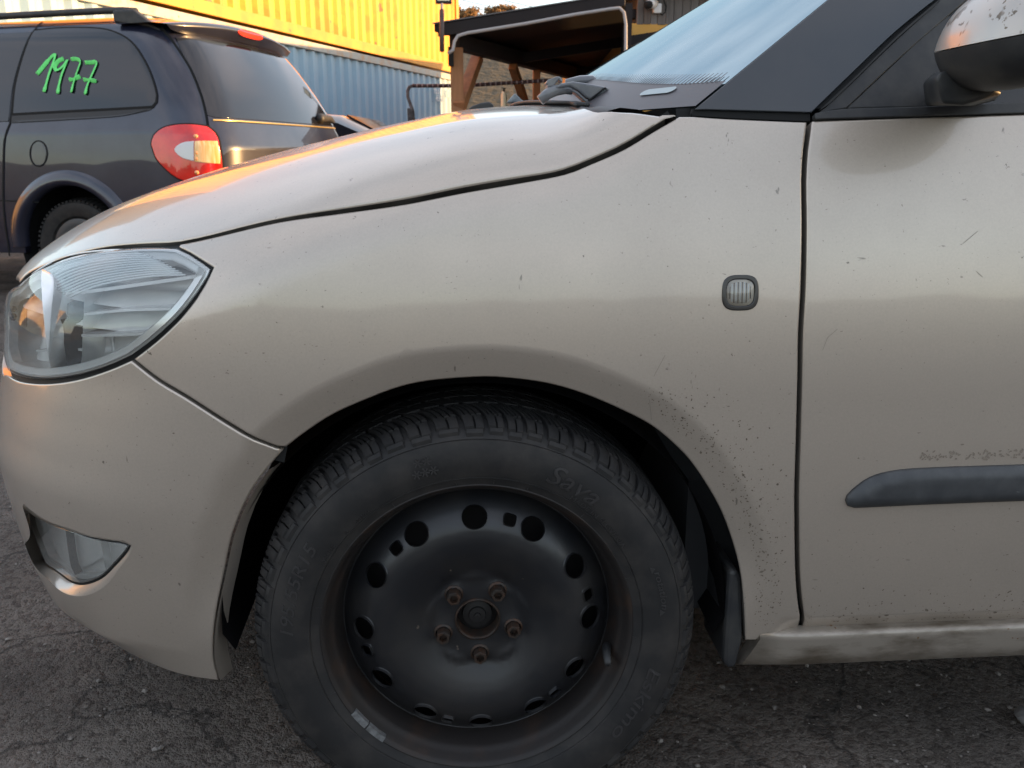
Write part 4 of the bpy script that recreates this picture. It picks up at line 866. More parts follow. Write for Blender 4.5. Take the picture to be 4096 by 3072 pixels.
# rear bumper
bx = np.array([(y, z) for z in (.30, .36, .46, .56, .615) for y in np.linspace(.03, VW-.03, 40)]); P = vrear(bx); P[:, 0] += np.repeat([.02, .05, .06, .055, .02], 40)
mesh_obj('rear_bumper', P, [(j*40+i, j*40+i+1, (j+1)*40+i+1, (j+1)*40+i) for j in range(4) for i in range(39)], VBLUE, van, True)
def on_side(pts, off=.004, step=.03): return vside(np.array(spline(vs_(pts), step)))-np.array([0, off, 0])
def seamline(pts, w=.010, ch='s', name='panel_gap'):
    P = on_side(pts) if ch == 's' else vrear(np.array(spline(vr_(pts), .03)))+np.array([.004, 0, 0])
    nn_ = np.tile([0, -1, .2], (len(P), 1)) if ch == 's' else np.tile([1, -.2, .2], (len(P), 1)); return ribbon(name, P, nn_, w, BLACKGAP, van, h=.001)
# windows
QW = [[(51, 458), (57, 380), (68, 316), (95, 221), (139, 123)], [(139, 123), (221, 115), (316, 112), (411, 117), (475, 136), (522, 165), (554, 203), (589, 263), (614, 326), (628, 380), (627, 408), (611, 428)], [(611, 428), (430, 438), (250, 447), (51, 458)]]
vwin = vp('quarter_window', vside, loop([vs_(s) for s in QW], .03), VGLASS, offset=.004, hem=.003, skirt=.01, spacing=.06)
seamline([p_ for s_ in QW for p_ in s_], .016, name='window_gap')
vp('slide_rail', vside, loop([vs_([(47, 460), (250, 449), (430, 440), (618, 428)]), vs_([(618, 428), (601, 441), (475, 466), (253, 482), (47, 493)]), vs_([(47, 493), (47, 460)])], .03), mat('van_black_trim', (.012, .011, .012), rough=.5), offset=.003, hem=0, skirt=.01)
vp('rail_cover', vside, loop([vs_([(60, 484), (253, 474), (475, 461), (590, 440)]), vs_([(590, 440), (475, 466), (253, 480), (60, 490)])], .03), mat('van_grey_trim', (.03, .03, .034), rough=.4), offset=.006, hem=0, skirt=.004)
fwx = vs_([(136, 124), (90, 221), (62, 316), (50, 380), (42, 456), (38, 490)])
vp('door_window', vside, loop([fwx, [tuple(fwx[-1]), (fwx[-1][0]-1.1, fwx[-1][1]-.03)], [(fwx[-1][0]-1.1, fwx[-1][1]-.03), (fwx[-1][0]-1.1, fwx[0][1]-.01)], [(fwx[-1][0]-1.1, fwx[0][1]-.01), tuple(fwx[0])]], .04), VGLASS, offset=.004, hem=.003, skirt=.01, shrink=.006, spacing=.06)
seamline([(174, 80), (155, 100), (137, 124), (93, 221), (65, 316), (54, 380), (46, 456), (41, 494), (28, 525), (19, 560), (16, 600), (14, 700), (14, 800), (22, 898), (36, 988), (40, 1024)], .012)
seamline(SEAMV, .016); seamline([(0, 802), (80, 805), (157, 809)], .008, name='body_crease')
vp('fuel_flap', vside, (lambda c: sup(c[0], c[1], .052, .075, 2.0, 40))(vs_([(155, 614)])[0]), VBLUE, offset=.002, hem=.004, drop=.004, skirt=.005)
seamline([(155+34*math.cos(t), 614-51*math.sin(t)) for t in np.linspace(0, 6.3, 30)], .007, name='flap_gap')
# arch flare and rear wheel
fa = [(105, 800), (120, 755), (145, 717), (202, 688), (275, 676), (343, 688), (416, 731), (470, 775), (505, 815)]; fb_ = [(137, 830), (163, 786), (217, 758), (271, 753), (325, 764), (390, 793), (434, 829)]
cA = vs_(fa); WXC = float((cA[0][0]+cA[-1][0])/2)
aa = np.linspace(0, math.pi, 40); P = []
for k, (r, o) in enumerate(((.47, .002), (.455, .020), (.41, .030), (.385, .026), (.375, -.03))):
    c = np.stack([WXR+r*np.cos(aa), .34+r*np.sin(aa)], 1); p = vside(c); p[:, 1] -= o; P.append(p)
mesh_obj('arch_flare', np.vstack(P), [(r*40+i, r*40+i+1, (r+1)*40+i+1, (r+1)*40+i) for r in range(4) for i in range(39)], VBLUE, van, True)
vwell = MB().lathe([(.41, .0), (.41, .35), (.0, .35)], 48, (WXR, .02, .34)).build('rear_wheel_well', BLACKGAP, van)
for xw in (WXR, WXF):
    vt_ = MB().lathe([(.0, .05), (.18, .045), (.205, .03), (.215, .015), (.26, .0), (.295, .008), (.312, .03), (.318, .06), (.318, .16), (.30, .19), (.2, .2)], 60, (xw, .035, .318))
    for k in range(64):
        t = 2*math.pi*k/64; vt_.bar((xw+.306*math.cos(t), .045, .318+.306*math.sin(t)), (xw+.320*math.cos(t+.04), .13, .318+.320*math.sin(t+.04)), .014, .012, (math.cos(t), 0, math.sin(t)))
    vt_.build('tyre', TYRE, van, angle=35)
    MB().lathe([(.0, -.005), (.03, -.004), (.05, .012), (.15, .016), (.17, .008), (.2, .02)], 40, (xw, .035, .318)).build('wheel_cover', mat('dark_wheel_cover', (.05, .05, .052), rough=.5), van, True)
# tail lamp
RED = mat('red_lens', (.72, .016, .010), rough=.12, coat=1.0, coat_rough=.02, col2=(.55, .008, .006), nscale=10)
AMB = mat('amber_clear_lens', (.85, .42, .10), rough=.15, coat=1.0, coat_rough=.02, stretch=(6, 6, .3), col2=(.95, .70, .35), nscale=12)
tlamp = vp('tail_lamp', vside, loop([vs_(s) for s in TLO], .02), RED, hem=.006, drop=.005, offset=.012, skirt=.03, spacing=.02)
vp('lamp_rim', vside, inset_poly(loop([vs_(s) for s in TLO], .02), -.008), BLACKGAP, offset=.004, hem=0, skirt=.01, spacing=.04)
vp('reverse_lens', vside, loop([vs_([(778, 566), (740, 570), (718, 580), (702, 598), (715, 618), (739, 634), (778, 644)]), vs_([(778, 644), (778, 566)])], .015), mat('white_lens', (.62, .60, .60), rough=.2, coat=1.0), tlamp, offset=.016, hem=.002, skirt=.004, spacing=.03)
vp('amber_lens', vside, loop([vs_([(781, 566), (830, 566), (868, 567)]), vs_([(868, 567), (876, 610), (878, 655)]), vs_([(878, 655), (830, 652), (781, 646)]), vs_([(781, 646), (781, 566)])], .015), AMB, tlamp, offset=.016, hem=.002, skirt=.004, spacing=.03)
for cpx in ((786, 546), (788, 612), (788, 635), (790, 690)):
    c = vside(vs_([cpx]))[0]; o = MB().lathe([(.0, -.018), (.011, -.016), (.014, -.008), (.014, .0)], 16, tuple(c)).build('bulb', mat('orange_bulb_lens', (.9, .35, .12), rough=.1, coat=1), tlamp, True)  # plain orange domes on the lens, no emission
# tailgate: glass, spoiler, brake lamp, trim line, wiper, handle
gl_t = [(700, 150), (811, 166), (900, 180), (1000, 200), (1110, 216), (1220, 238)]; gl_b = [(832, 470), (1000, 482), (1150, 492), (1300, 504), (1440, 518)]
GW = vr_(gl_t[:4]); GB = vr_(gl_b[:3]); a0 = GW[0]; b0 = GB[0]
gw = loop([[tuple(p) for p in vr_([(700, 152), (727, 212), (764, 274), (790, 333), (811, 392), (828, 462)])], [tuple(b0), (VW*.5, b0[1]-.005), (VW-b0[0], b0[1])], [(VW-b0[0], b0[1]), (VW-(a0[0]+b0[0])/2-.0, (a0[1]+b0[1])/2), (VW-a0[0], a0[1])], [(VW-a0[0], a0[1]), (VW*.5, a0[1]+.03), tuple(a0)]], .03)
vp('rear_window', vrear, gw, VGLASS, offset=.004, hem=.003, skirt=.01, spacing=.05)
zb = float(b0[1]); yl = np.linspace(b0[0]+.01, VW-b0[0]-.01, 40)
P = vrear(np.stack([yl, zb-.012-.004*np.sin(np.pi*(yl/VW))], 1))+np.array([.006, 0, 0]); ribbon('trim_line', P, np.tile([1, 0, .3], (40, 1)), .009, mat('brass_trim', (.55, .40, .16), rough=.3, metal=.7), van, h=.004)
SPO = []
ys = np.linspace(.22, VW-.22, 50); t = (ys-VW/2)/(VW/2-.22); e = np.sqrt(np.clip(1-t**4, 0, 1))
zt_ = zr+.050*(1-t*t)-.012*t**4; tv = np.linspace(-.55, .55, 12)*(VW/2-.22)+VW/2
bq = vrear(np.stack([tv, np.full(12, zr-.055)], 1))[:, 0]; bx0 = np.polyval(np.polyfit(tv-VW/2, bq, 2), ys-VW/2)
for k, (dx, dz) in enumerate(((-.34, .006), (-.10, .012), (.020, .002), (.058, -.020), (.050, -.040), (.006, -.085))):
    SPO.append(np.stack([bx0+dx*(e if k > 1 else 1)-.02, ys, zt_+dz*(e if k > 1 else 1)], 1))
base = np.stack([bx0, ys, zt_], 1)
spo = mesh_obj('spoiler', np.vstack(SPO), [(r*50+i, r*50+i+1, (r+1)*50+i+1, (r+1)*50+i) for r in range(5) for i in range(49)], VBLUE, van, True)
cb = np.array([base[:, 0][25]+.015, VW/2, zt_[25]-.034])
bl = [(cb[0]+.0-.0*abs(a), cb[1]+a*.16, cb[2]+b*.024) for a, b in [(math.cos(t)*abs(math.cos(t))**-.3 if abs(math.cos(t)) > .01 else 0, math.sin(t)) for t in np.linspace(0, 2*math.pi, 30, endpoint=False)]]
bevel(MB().prism(bl, (.02, 0, 0)).build('high_brake_lamp', mat('red_bright_lens', (.65, .03, .01), rough=.2, coat=1.0), van), .004)
wv = [v_loc(at(a, b, d)[None])[0] for a, b, d in ((1272, 484, 6.1), (1302, 470, 6.1), (1385, 474, 6.3), (1450, 487, 6.45))]
wq = vrear(np.array([[p[1], p[2]] for p in wv]))+np.array([.03, 0, 0]); MB().tube(wq, [.028, .030, .022, .010], 8).build('rear_wiper', PLAST, van, True)
hq = vrear(np.array([[VW*.40, .80], [VW*.60, .80]])); bevel(MB().box((hq[0][0]-.01, VW*.36, .77), (hq[0][0]+.035, VW*.64, .83)).build('plate_lamp_bar', mat('cream_plastic', (.75, .68, .6), rough=.4), van), .012)
# roof rail
P = vroof(np.array([(x, .30+.02*math.cos(x)) for x in np.linspace(-2.9, -.72, 24)])); P[:, 2] += .05*np.sin(np.clip(np.linspace(0, 1, 24)*14, 0, math.pi/2))
MB().tube(P, .020, 8).build('roof_rail', PLAST, van, True)
e_ = vroof(np.array([(-.78, .30), (-.50, .31)])); bevel(MB().prism([(-.86, .275, e_[0][2]-.01), (-.86, .275, e_[0][2]+.058), (-.72, .275, e_[0][2]+.060), (-.60, .275, e_[1][2]+.040), (-.53, .275, e_[1][2]+.0)], (0, .055, 0)).build('rail_end', PLAST, van), .012)
# green marker number
GREEN = mat('green_paint_marker', (.16, .80, .20), rough=.6, col2=(.12, .68, .16), nscale=60)
z1 = lambda pts: [(a/3.16, b/3.16) for a, b in pts]
ST = [[(485, 940), (560, 850), (650, 740), (712, 690), (690, 790), (640, 920), (600, 1060), (570, 1165)],
      [(820, 745), (750, 780), (708, 850), (725, 890), (780, 865), (840, 800), (868, 755), (830, 850), (790, 960), (760, 1080), (744, 1185)],
      [(915, 755), (970, 748), (1028, 775), (1010, 850), (970, 960), (935, 1080), (915, 1170)], [(890, 1012), (960, 1000), (1030, 965)],
      [(1090, 795), (1160, 795), (1235, 790), (1210, 870), (1160, 980), (1115, 1090), (1090, 1195)], [(1070, 1010), (1150, 1015), (1235, 1030)]]
num = empty('painted_number'); num.parent = van
for s in ST:
    P = vside(np.array(spline(vs_(z1(s)), .012))); P[:, 1] -= .011; n = len(P); r = np.array([.0125 if i < n*.25 else .0085 for i in range(n)]); r[-4:] = [.010, .013, .014, .011]
    MB().tube(P, list(r), 8, flat=(0, 1, .2)).build('stroke', GREEN, num, True)
# ================================================================== ground
ASPH = bpy.data.materials.new('asphalt'); ASPH.use_nodes = True
t = ASPH.node_tree; n = t.nodes; l = t.links; p = n['Principled BSDF']; tcn = n.new('ShaderNodeTexCoord')
def tex(kind, scale, detail=6, **kw):
    q = n.new(kind); q.inputs['Scale'].default_value = scale
    if 'Detail' in q.inputs: q.inputs['Detail'].default_value = detail
    l.new(tcn.outputs['Object'], q.inputs['Vector']); return q
v1 = tex('ShaderNodeTexVoronoi', 95); v2 = tex('ShaderNodeTexVoronoi', 230); n1 = tex('ShaderNodeTexNoise', 3.0); n2 = tex('ShaderNodeTexNoise', 28)
rmp = n.new('ShaderNodeValToRGB'); e = rmp.color_ramp.elements; e[0].position = 0; e[0].color = (.032, .026, .022, 1); e[1].position = 1; e[1].color = (.16, .135, .115, 1)
for pos, c in ((.45, (.066, .052, .043)), (.8, (.105, .084, .069))): k = rmp.color_ramp.elements.new(pos); k.color = (*c, 1)
l.new(v1.outputs['Color'], rmp.inputs['Fac'])
mx1 = n.new('ShaderNodeMix'); mx1.data_type = 'RGBA'; mx1.blend_type = 'MULTIPLY'; mx1.inputs['Factor'].default_value = .8
r2 = n.new('ShaderNodeMapRange'); r2.inputs['From Min'].default_value = .35; r2.inputs['From Max'].default_value = .65; r2.inputs['To Min'].default_value = .38; r2.inputs['To Max'].default_value = 1.25; l.new(n1.outputs['Fac'], r2.inputs['Value'])
l.new(rmp.outputs['Color'], mx1.inputs['A']); l.new(r2.outputs['Result'], mx1.inputs['B']); vc = n.new('ShaderNodeTexVoronoi'); vc.feature = 'DISTANCE_TO_EDGE'; vc.inputs['Scale'].default_value = 2.3
nd = n.new('ShaderNodeTexNoise'); nd.inputs['Scale'].default_value = 5; nd.inputs['Detail'].default_value = 6; l.new(tcn.outputs['Object'], nd.inputs['Vector'])
vm = n.new('ShaderNodeVectorMath'); vm.operation = 'MULTIPLY_ADD'; vm.inputs[1].default_value = (.5, .5, .5); l.new(nd.outputs['Color'], vm.inputs[0]); l.new(tcn.outputs['Object'], vm.inputs[2]); l.new(vm.outputs['Vector'], vc.inputs['Vector'])
ck = n.new('ShaderNodeMapRange'); ck.inputs['From Min'].default_value = .004; ck.inputs['From Max'].default_value = .022; ck.inputs['To Min'].default_value = .25; l.new(vc.outputs['Distance'], ck.inputs['Value'])
cm = n.new('ShaderNodeMix'); cm.data_type = 'RGBA'; cm.blend_type = 'MULTIPLY'; cm.inputs['Factor'].default_value = .8; l.new(mx1.outputs['Result'], cm.inputs['A']); l.new(ck.outputs['Result'], cm.inputs['B'])
l.new(cm.outputs['Result'], p.inputs['Base Color'])
p.inputs['Roughness'].default_value = .88
ad = n.new('ShaderNodeMath'); ad.operation = 'ADD'; ml = n.new('ShaderNodeMath'); ml.operation = 'MULTIPLY'; ml.inputs[1].default_value = .6
l.new(v2.outputs['Distance'], ml.inputs[0]); l.new(v1.outputs['Distance'], ad.inputs[0]); l.new(ml.outputs[0], ad.inputs[1])
ad2 = n.new('ShaderNodeMath'); ad2.operation = 'ADD'; l.new(ad.outputs[0], ad2.inputs[0]); l.new(n2.outputs['Fac'], ad2.inputs[1])
bp = n.new('ShaderNodeBump'); bp.inputs['Strength'].default_value = 1.0; bp.inputs['Distance'].default_value = .006; bp.invert = True; l.new(ad2.outputs[0], bp.inputs['Height']); l.new(bp.outputs['Normal'], p.inputs['Normal'])
gr = mesh_obj('ground', [(-400, -400, 0), (400, -400, 0), (400, 400, 0), (-400, 400, 0)], [(0, 1, 2, 3)], ASPH); tag(gr, kind='structure')
# loose grit and small stones lying on the asphalt
rng = np.random.RandomState(3); ico = [(0, 0, 1), (.89, 0, .45), (.28, .85, .45), (-.72, .53, .45), (-.72, -.53, .45), (.28, -.85, .45), (.5, .5, -.3), (-.6, .2, -.3), (0, -.7, -.3)]
icf = [(0, 1, 2), (0, 2, 3), (0, 3, 4), (0, 4, 5), (0, 5, 1), (1, 6, 2), (2, 7, 3), (3, 7, 4), (4, 8, 5), (5, 8, 1), (1, 8, 6), (2, 6, 7), (4, 7, 8)]
gv = []; gf = []
for _ in range(9000):
    x, y = rng.uniform(-1.5, 1.6), rng.uniform(-.55, 1.0)
    if rng.rand() < .35: x, y = rng.uniform(-3, -.3), rng.uniform(-.4, 3.5)
    s = .0012+.0024*rng.rand()**2+(.004*(rng.rand() < .05)); a = rng.rand()*6.3; o = len(gv); ca, sa = math.cos(a), math.sin(a); sc3 = rng.uniform(.6, 1.2, 3)
    for (i, j, k) in ico: i, j, k = i*sc3[0]*s, j*sc3[1]*s, k*sc3[2]*s*.7; gv.append((x+i*ca-j*sa, y+i*sa+j*ca, .0005+k+.2*s))
    gf += [(o+a_, o+b_, o+c_) for a_, b_, c_ in icf]
tag(mesh_obj('grit', gv, gf, mat('grit_stone', (.10, .088, .078), rough=.85, col2=(.30, .27, .24), nscale=40)), 'loose grit scattered over the dark asphalt around the wheel', 'grit', kind='stuff')
def stone(name, c, r, label, seed):
    bm = bmesh.new(); bmesh.ops.create_icosphere(bm, subdivisions=3, radius=r); rg = random.Random(seed)
    dirs = [Vector((rg.uniform(-1, 1), rg.uniform(-1, 1), rg.uniform(-1, 1))).normalized() for _ in range(9)]
    for v in bm.verts:
        d = v.co.normalized(); k = min(1.0, min(.62/max(d.dot(q), .01) for q in dirs) if dirs else 1); v.co = d*r*k; v.co.z *= .7
    me = bpy.data.meshes.new(name); bm.to_mesh(me); bm.free(); me.materials.append(mat('stone_grey', (.16, .155, .15), rough=.85, col2=(.09, .085, .08), nscale=30, bump=.6, bscale=80, bdist=.004)); o = link(bpy.data.objects.new(name, me)); o.location = c; tag(o, label, 'stone')
g0 = atZ(4130, 2930, .0); stone('stone', (g0[0]+.012, g0[1], .016), .040, 'grey lump of rock on the asphalt at the lower right edge', 4)

# ================================================================== container stack
C1 = atZ(537, 2, 2.59); C2 = atZ(1801, 296, 2.59); cu = (C1-C2); cu[2] = 0; cu /= np.linalg.norm(cu); cn = np.array([-cu[1], cu[0], 0])
if cn[0] < 0: cn = -cn
C2 = C2-cu*.55
def container(name, z0, m, m2, label, O=C2, u=cu, nn=cn):
    root = empty(name, (O[0], O[1], z0)); tag(root, label, 'container')
    u = Vector(u); nn = Vector(nn); Lc = 12.19; H = 2.59; W = 2.44
    P = lambda a, b, z: u*a-nn*b+Vector((0, 0, z))
    prof = []; a = .17
    while a < Lc-.20: prof += [(a, .006), (a+.072, .006), (a+.140, .050), (a+.210, .050)]; a += .278
    v = []; f = []
    for (a, b) in prof: v += [P(a, b+.02, .15), P(a, b+.02, H-.11)]
    for i in range(len(prof)-1): f.append((2*i, 2*i+2, 2*i+3, 2*i+1))
    mesh_obj('side_wall', v, f, m, root)
    for (z, h, t) in ((.0, .16, .05), (H-.12, .115, .06)): bevel(MB().add([P(a, b, zz) for zz in (z, z+h) for a, b in ((.0, 0), (Lc, 0), (Lc, t), (.0, t))], [(0, 1, 2, 3), (4, 7, 6, 5), (0, 4, 5, 1), (1, 5, 6, 2), (2, 6, 7, 3), (3, 7, 4, 0)]).build('rail', m2, root), .006)
    for a0 in (0, Lc-.16):
        MB().add([P(a, b, z) for z in (.16, H-.12) for a, b in ((a0, -.004), (a0+.16, -.004), (a0+.16, .16), (a0, .16))], [(0, 1, 2, 3), (4, 7, 6, 5), (0, 4, 5, 1), (1, 5, 6, 2), (2, 6, 7, 3), (3, 7, 4, 0)]).build('corner_post', m2, root)
        for z in (.0, H-.118): bevel(MB().add([P(a, b, zz) for zz in (z, z+.118) for a, b in ((a0-.006, -.008), (a0+.178, -.008), (a0+.178, .162), (a0-.006, .162))], [(0, 1, 2, 3), (4, 7, 6, 5), (0, 4, 5, 1), (1, 5, 6, 2), (2, 6, 7, 3), (3, 7, 4, 0)]).build('corner_casting', m2, root), .008)
    MB().add([P(a, b, z) for z in (.1, H-.03) for a, b in ((.02, .07), (Lc-.02, .07), (Lc-.02, W), (.02, W))], [(0, 1, 2, 3), (4, 7, 6, 5), (1, 5, 6, 2), (2, 6, 7, 3), (3, 7, 4, 0)]).build('shell', m, root)
    v = []; f = []; b = .2
    while b < W-.15: v += [P(.02, b, .1), P(.02, b, H-.1), P(.0, b+.07, .1), P(.0, b+.07, H-.1)]; b += .2
    f = [(2*i, 2*i+1, 2*i+3, 2*i+2) for i in range(len(v)//2-1)]; mesh_obj('end_wall', v, f, m, root)
    return root, P
YEL = mat('yellow_container_paint', (.72, .31, .012), rough=.5, col2=(.58, .22, .010), nscale=1.6, nlo=.5, nhi=.6, spots=[(2.2, .66, (.20, .10, .03)), (9, .70, (.16, .08, .03))])
YEL2 = mat('yellow_rail_paint', (.60, .26, .012), rough=.5, col2=(.48, .19, .012), nscale=3, spots=[(7, .70, (.18, .09, .03))])
BLU = mat('pale_blue_container_paint', (.24, .37, .48), rough=.5, col2=(.28, .40, .50), nscale=2, spots=[(5, .71, (.14, .08, .05)), (12, .74, (.12, .07, .05))])
BLU2 = mat('rusty_top_rail', (.36, .36, .34), rough=.55, col2=(.40, .26, .15), nscale=5, nlo=.5, nhi=.7, spots=[(9, .68, (.18, .09, .05))])
blue_c, P_b = container('shipping_container', 0.0, BLU, BLU2, 'pale blue corrugated container at the bottom of the stack')
yel_c, P_y = container('shipping_container', 2.63, YEL, YEL2, 'sunlit yellow corrugated container stacked on the blue one')
CRM = mat('gold_bounce_paint', (.50, .38, .22), rough=.55, col2=(.34, .20, .10), nscale=1.2, spots=[(4, .68, (.20, .10, .05))])  # for an added out-of-view container reflecting warm sun into headlight and bumper
container('shipping_container', 0.0, CRM, CRM, 'added unseen cream container that puts golden reflections on the car front', np.array([-10.5, 14.6, 0]), np.array([.05, -.9987, 0]), np.array([.9987, .05, 0]))
for txt, px, sz in (('9537', (1758, 368), .34), ('0', (1786, 378), .34), ('45G1', (1752, 396), .30)):
    V, F = text_mesh(txt, sz, .004, align='LEFT')
    ray_ = rays(px[0], px[1]+10)[0]; A = C2-cn*.0; tt = ((A-CAM) @ cn)/(ray_ @ cn); o3 = CAM+ray_*tt; o3 = o3+cn*.02
    if txt == '45G1': o3 = o3+cu*.15
    if txt == '9537': o3 = o3+cu*.35
    P = [tuple(o3-cu*v[0]*.55+np.array([0, 0, v[1]*.62])+cn*v[2]-np.array([C2[0], C2[1], 0])) for v in V]
    mesh_obj('stencil_text', P, F, mat('white_stencil', (.62, .64, .66), rough=.6), blue_c)

# ================================================================== timber canopy
WOOD = mat('orange_timber', (.30, .135, .055), rough=.65, col2=(.20, .085, .035), nscale=9, stretch=(1, 1, .15), bump=.2, bscale=40, bdist=.003)
ROOFD = mat('dark_roof_board', (.010, .0075, .009), rough=.85, col2=(.014, .010, .011), nscale=3); MEMB = mat('roof_membrane_edge', (.10, .095, .10), rough=.5)
can = empty('timber_canopy', tuple(at(1828, 400, 9.6)*np.array([1, 1, 0]))); tag(can, 'open timber canopy with dark sloping roof beside the containers', 'canopy')
def cl(v): return Vector(v)-can.location
A = at(1738, 127, 9.2); B = at(2502, 4, 9.2); dL = np.array([.44, .898, 0]); A2 = A+dL*9.0; B2 = B+dL*9.0; up = np.array([0, 0, .07])
def quadbox(name, q, e, m, par): return MB().prism([cl(p_) for p_ in q], tuple(e)).build(name, m, par)
B2 = B+9.0*np.array([.17, .985, 0]); quadbox('roof_deck', [A, B, B2, A2], up, ROOFD, can); quadbox('roof_membrane', [A+up*1.05-dL*.04, B+up*1.05-dL*.04, B2+up*1.05, A2+up*1.05], np.array([0, 0, .012]), MEMB, can)
quadbox('front_fascia', [A-dL*.03+np.array([.05, 0, -.05]), B-dL*.03+np.array([0, 0, -.05]), B-dL*.03+up, A-dL*.03+np.array([.05, 0, 0])+up], dL*.028, ROOFD, can)
for f in (.25, .5, .75):
    q0, q1 = A+dL*9.0*f, B+dL*9.0*f; MB().bar(cl(q0-np.array([0, 0, .07])), cl(q1-np.array([0, 0, .07])), .09, .12).build('rafter', ROOFD, can)
B3 = B2
MB().prism([cl((q_[0], q_[1], 0)) for q_ in (B, B3)]+[cl((B3[0], B3[1], B2[2]-.02)), cl((B[0], B[1], B[2]-.02))], (.08, 0, 0)).build('sun_block_wall', ROOFD, can)  # added wall that keeps low sun off the roof underside
p1_ = at(1828, 300, 9.6); p2_ = at(2146, 340, 11.9)
for q, w, zt in ((p1_, .145, 2.06), (p2_, .10, 2.05)):
    bevel(MB().box((q[0]-can.location.x-w/2, q[1]-can.location.y-w/2, 0), (q[0]-can.location.x+w/2, q[1]-can.location.y+w/2, zt)).build('post', WOOD, can), .006)
MB().bar(cl((p1_[0]-.02, p1_[1], 2.13)), cl(tuple(np.array([p1_[0]-.02, p1_[1], 2.13])+dL*8.6)), .13, .16).build('beam', ROOFD, can)
br = lambda a, b, w: bevel(MB().bar(cl(a), cl(b), w, w).build('brace', WOOD, can), .004)
br(at(1838, 430, 9.62), at(1912, 225, 10.4), .12); br(at(2100, 412, 11.8), at(2050, 262, 11.0), .10)
tag(bevel(MB().box((-.09, -.06, 1.86), (-.03, .0, 2.06)).build('bracket', BLACKGAP, can), .004))
def topipe(name, pts, d, r, m, par): return MB().tube([cl(at(a, b, d)) for a, b in pts], r, 8).build(name, m, par, True)
topipe('conduit', [(1792, 214), (1812, 200), (1818, 165), (1832, 143), (1870, 132), (2100, 95), (2300, 58), (2440, 36), (2478, 32), (2496, 50), (2503, 95), (2503, 190), (2496, 330)], 9.1, .018, mat('grey_conduit', (.30, .28, .28), rough=.5), can)
fl_ = empty('floodlight', tuple(at(1770, 210, 9.05))); tag(fl_, 'small floodlight on a dark pole at the canopy corner', 'floodlight')
def fc(a, b, d=9.05): return Vector(at(a, b, d))-fl_.location
MB().tube([fc(1768, 14), fc(1768, 44)], .014, 8).build('neck', mat('grey_conduit', (.3, .28, .28)), fl_, True); MB().tube([fc(1767, 40), fc(1768, 205)], .026, 10).build('pole', mat('brown_pole', (.06, .035, .03), rough=.5), fl_, True)
bevel(MB().box(tuple(fc(1742, 12)), tuple(fc(1806, -50)+Vector((0, .05, 0)))).build('lamp_body', mat('black_lamp', (.02, .018, .018), rough=.5), fl_), .01)
MB().box(tuple(fc(1750, 3)+Vector((0, -.012, 0))), tuple(fc(1798, -42)+Vector((0, -.004, 0)))).build('lamp_glass', mat('cream_lamp_glass', (.8, .75, .55), rough=.2, coat=.5), fl_)

# ================================================================== house with weathered boards
OCH = mat('ochre_wall', (.55, .30, .075), rough=.85, col2=(.48, .26, .06), nscale=3, bump=.1, bscale=30, bdist=.004)
hs_ = at(2508, 200, 11.4); house = empty('house', (hs_[0], hs_[1], 0)); tag(house, 'house with weathered grey boards above an ochre yellow wall', 'house')
HZ0 = at(2600, 97, 11.4)[2]
MB().box((0, 0, 0), (8, 7.1, HZ0)).build('wall', OCH, house); MB().box((.12, .06, HZ0), (8, 7.1, 3.0)).build('upper_wall', mat('dark_backing', (.03, .028, .028), rough=.9), house)
bx_ = .12; i = 0; PLK = [mat('plank_%s' % c, col, rough=.85, col2=tuple(.6*k for k in col), nscale=14, stretch=(1, 1, .08), bump=.4, bscale=40, bdist=.004) for c, col in (('grey', (.14, .125, .12)), ('brown', (.13, .105, .095)), ('pale', (.18, .165, .16)))]
while bx_ < 4.0:
    w = .085+.03*random.random(); d = .012*random.random(); bevel(MB().box((bx_, -.0-d, HZ0-.03*random.random()), (bx_+w-.006, .055, 2.99)).build('plank', PLK[random.randrange(3)], house), .003, 1); bx_ += w
MB().prism([(-.25, -.25, 3.0), (8.4, -.25, 3.0), (8.4, 7.15, 3.0), (-.25, 7.15, 3.0)], (0, 0, .05)).build('roof', MEMB, house)
hc = lambda a, b, d=11.35: Vector(at(a, b, d))-house.location
bevel(MB().box(tuple(hc(2510, 73)), tuple(hc(2546, 36)+Vector((0, .12, 0)))).build('beam_end', ROOFD, house), .01)
o = MB().lathe([(.0, -.03), (.025, -.025), (.03, .0), (.03, .06)], 20, tuple(hc(2537, 97))).build('round_vent', BLACKGAP, house, True); 
cam_ = empty('security_camera', tuple(at(2645, 35, 11.25))); tag(cam_, 'white security camera mounted on the weathered boards', 'camera')
cc = lambda a, b, d=11.25: Vector(at(a, b, d))-cam_.location
WHT = mat('white_plastic', (.62, .60, .60), rough=.4)
bevel(MB().box(tuple(cc(2613, 52)), tuple(cc(2646, 14)+Vector((0, .10, 0)))).build('junction_box', WHT, cam_), .01); MB().tube([cc(2596, 18, 11.13), cc(2618, 14, 11.25)], .058, 16).build('camera_head', WHT, cam_, True)
MB().tube([cc(2590, 20, 11.04), cc(2598, 19, 11.13)], .049, 16).build('lens_cover', BLACKGAP, cam_, True); MB().tube([cc(2640, 52), cc(2648, 60), cc(2660, 50), cc(2664, 25), cc(2655, 0)], .008, 6).build('cable', BLACKGAP, cam_, True)

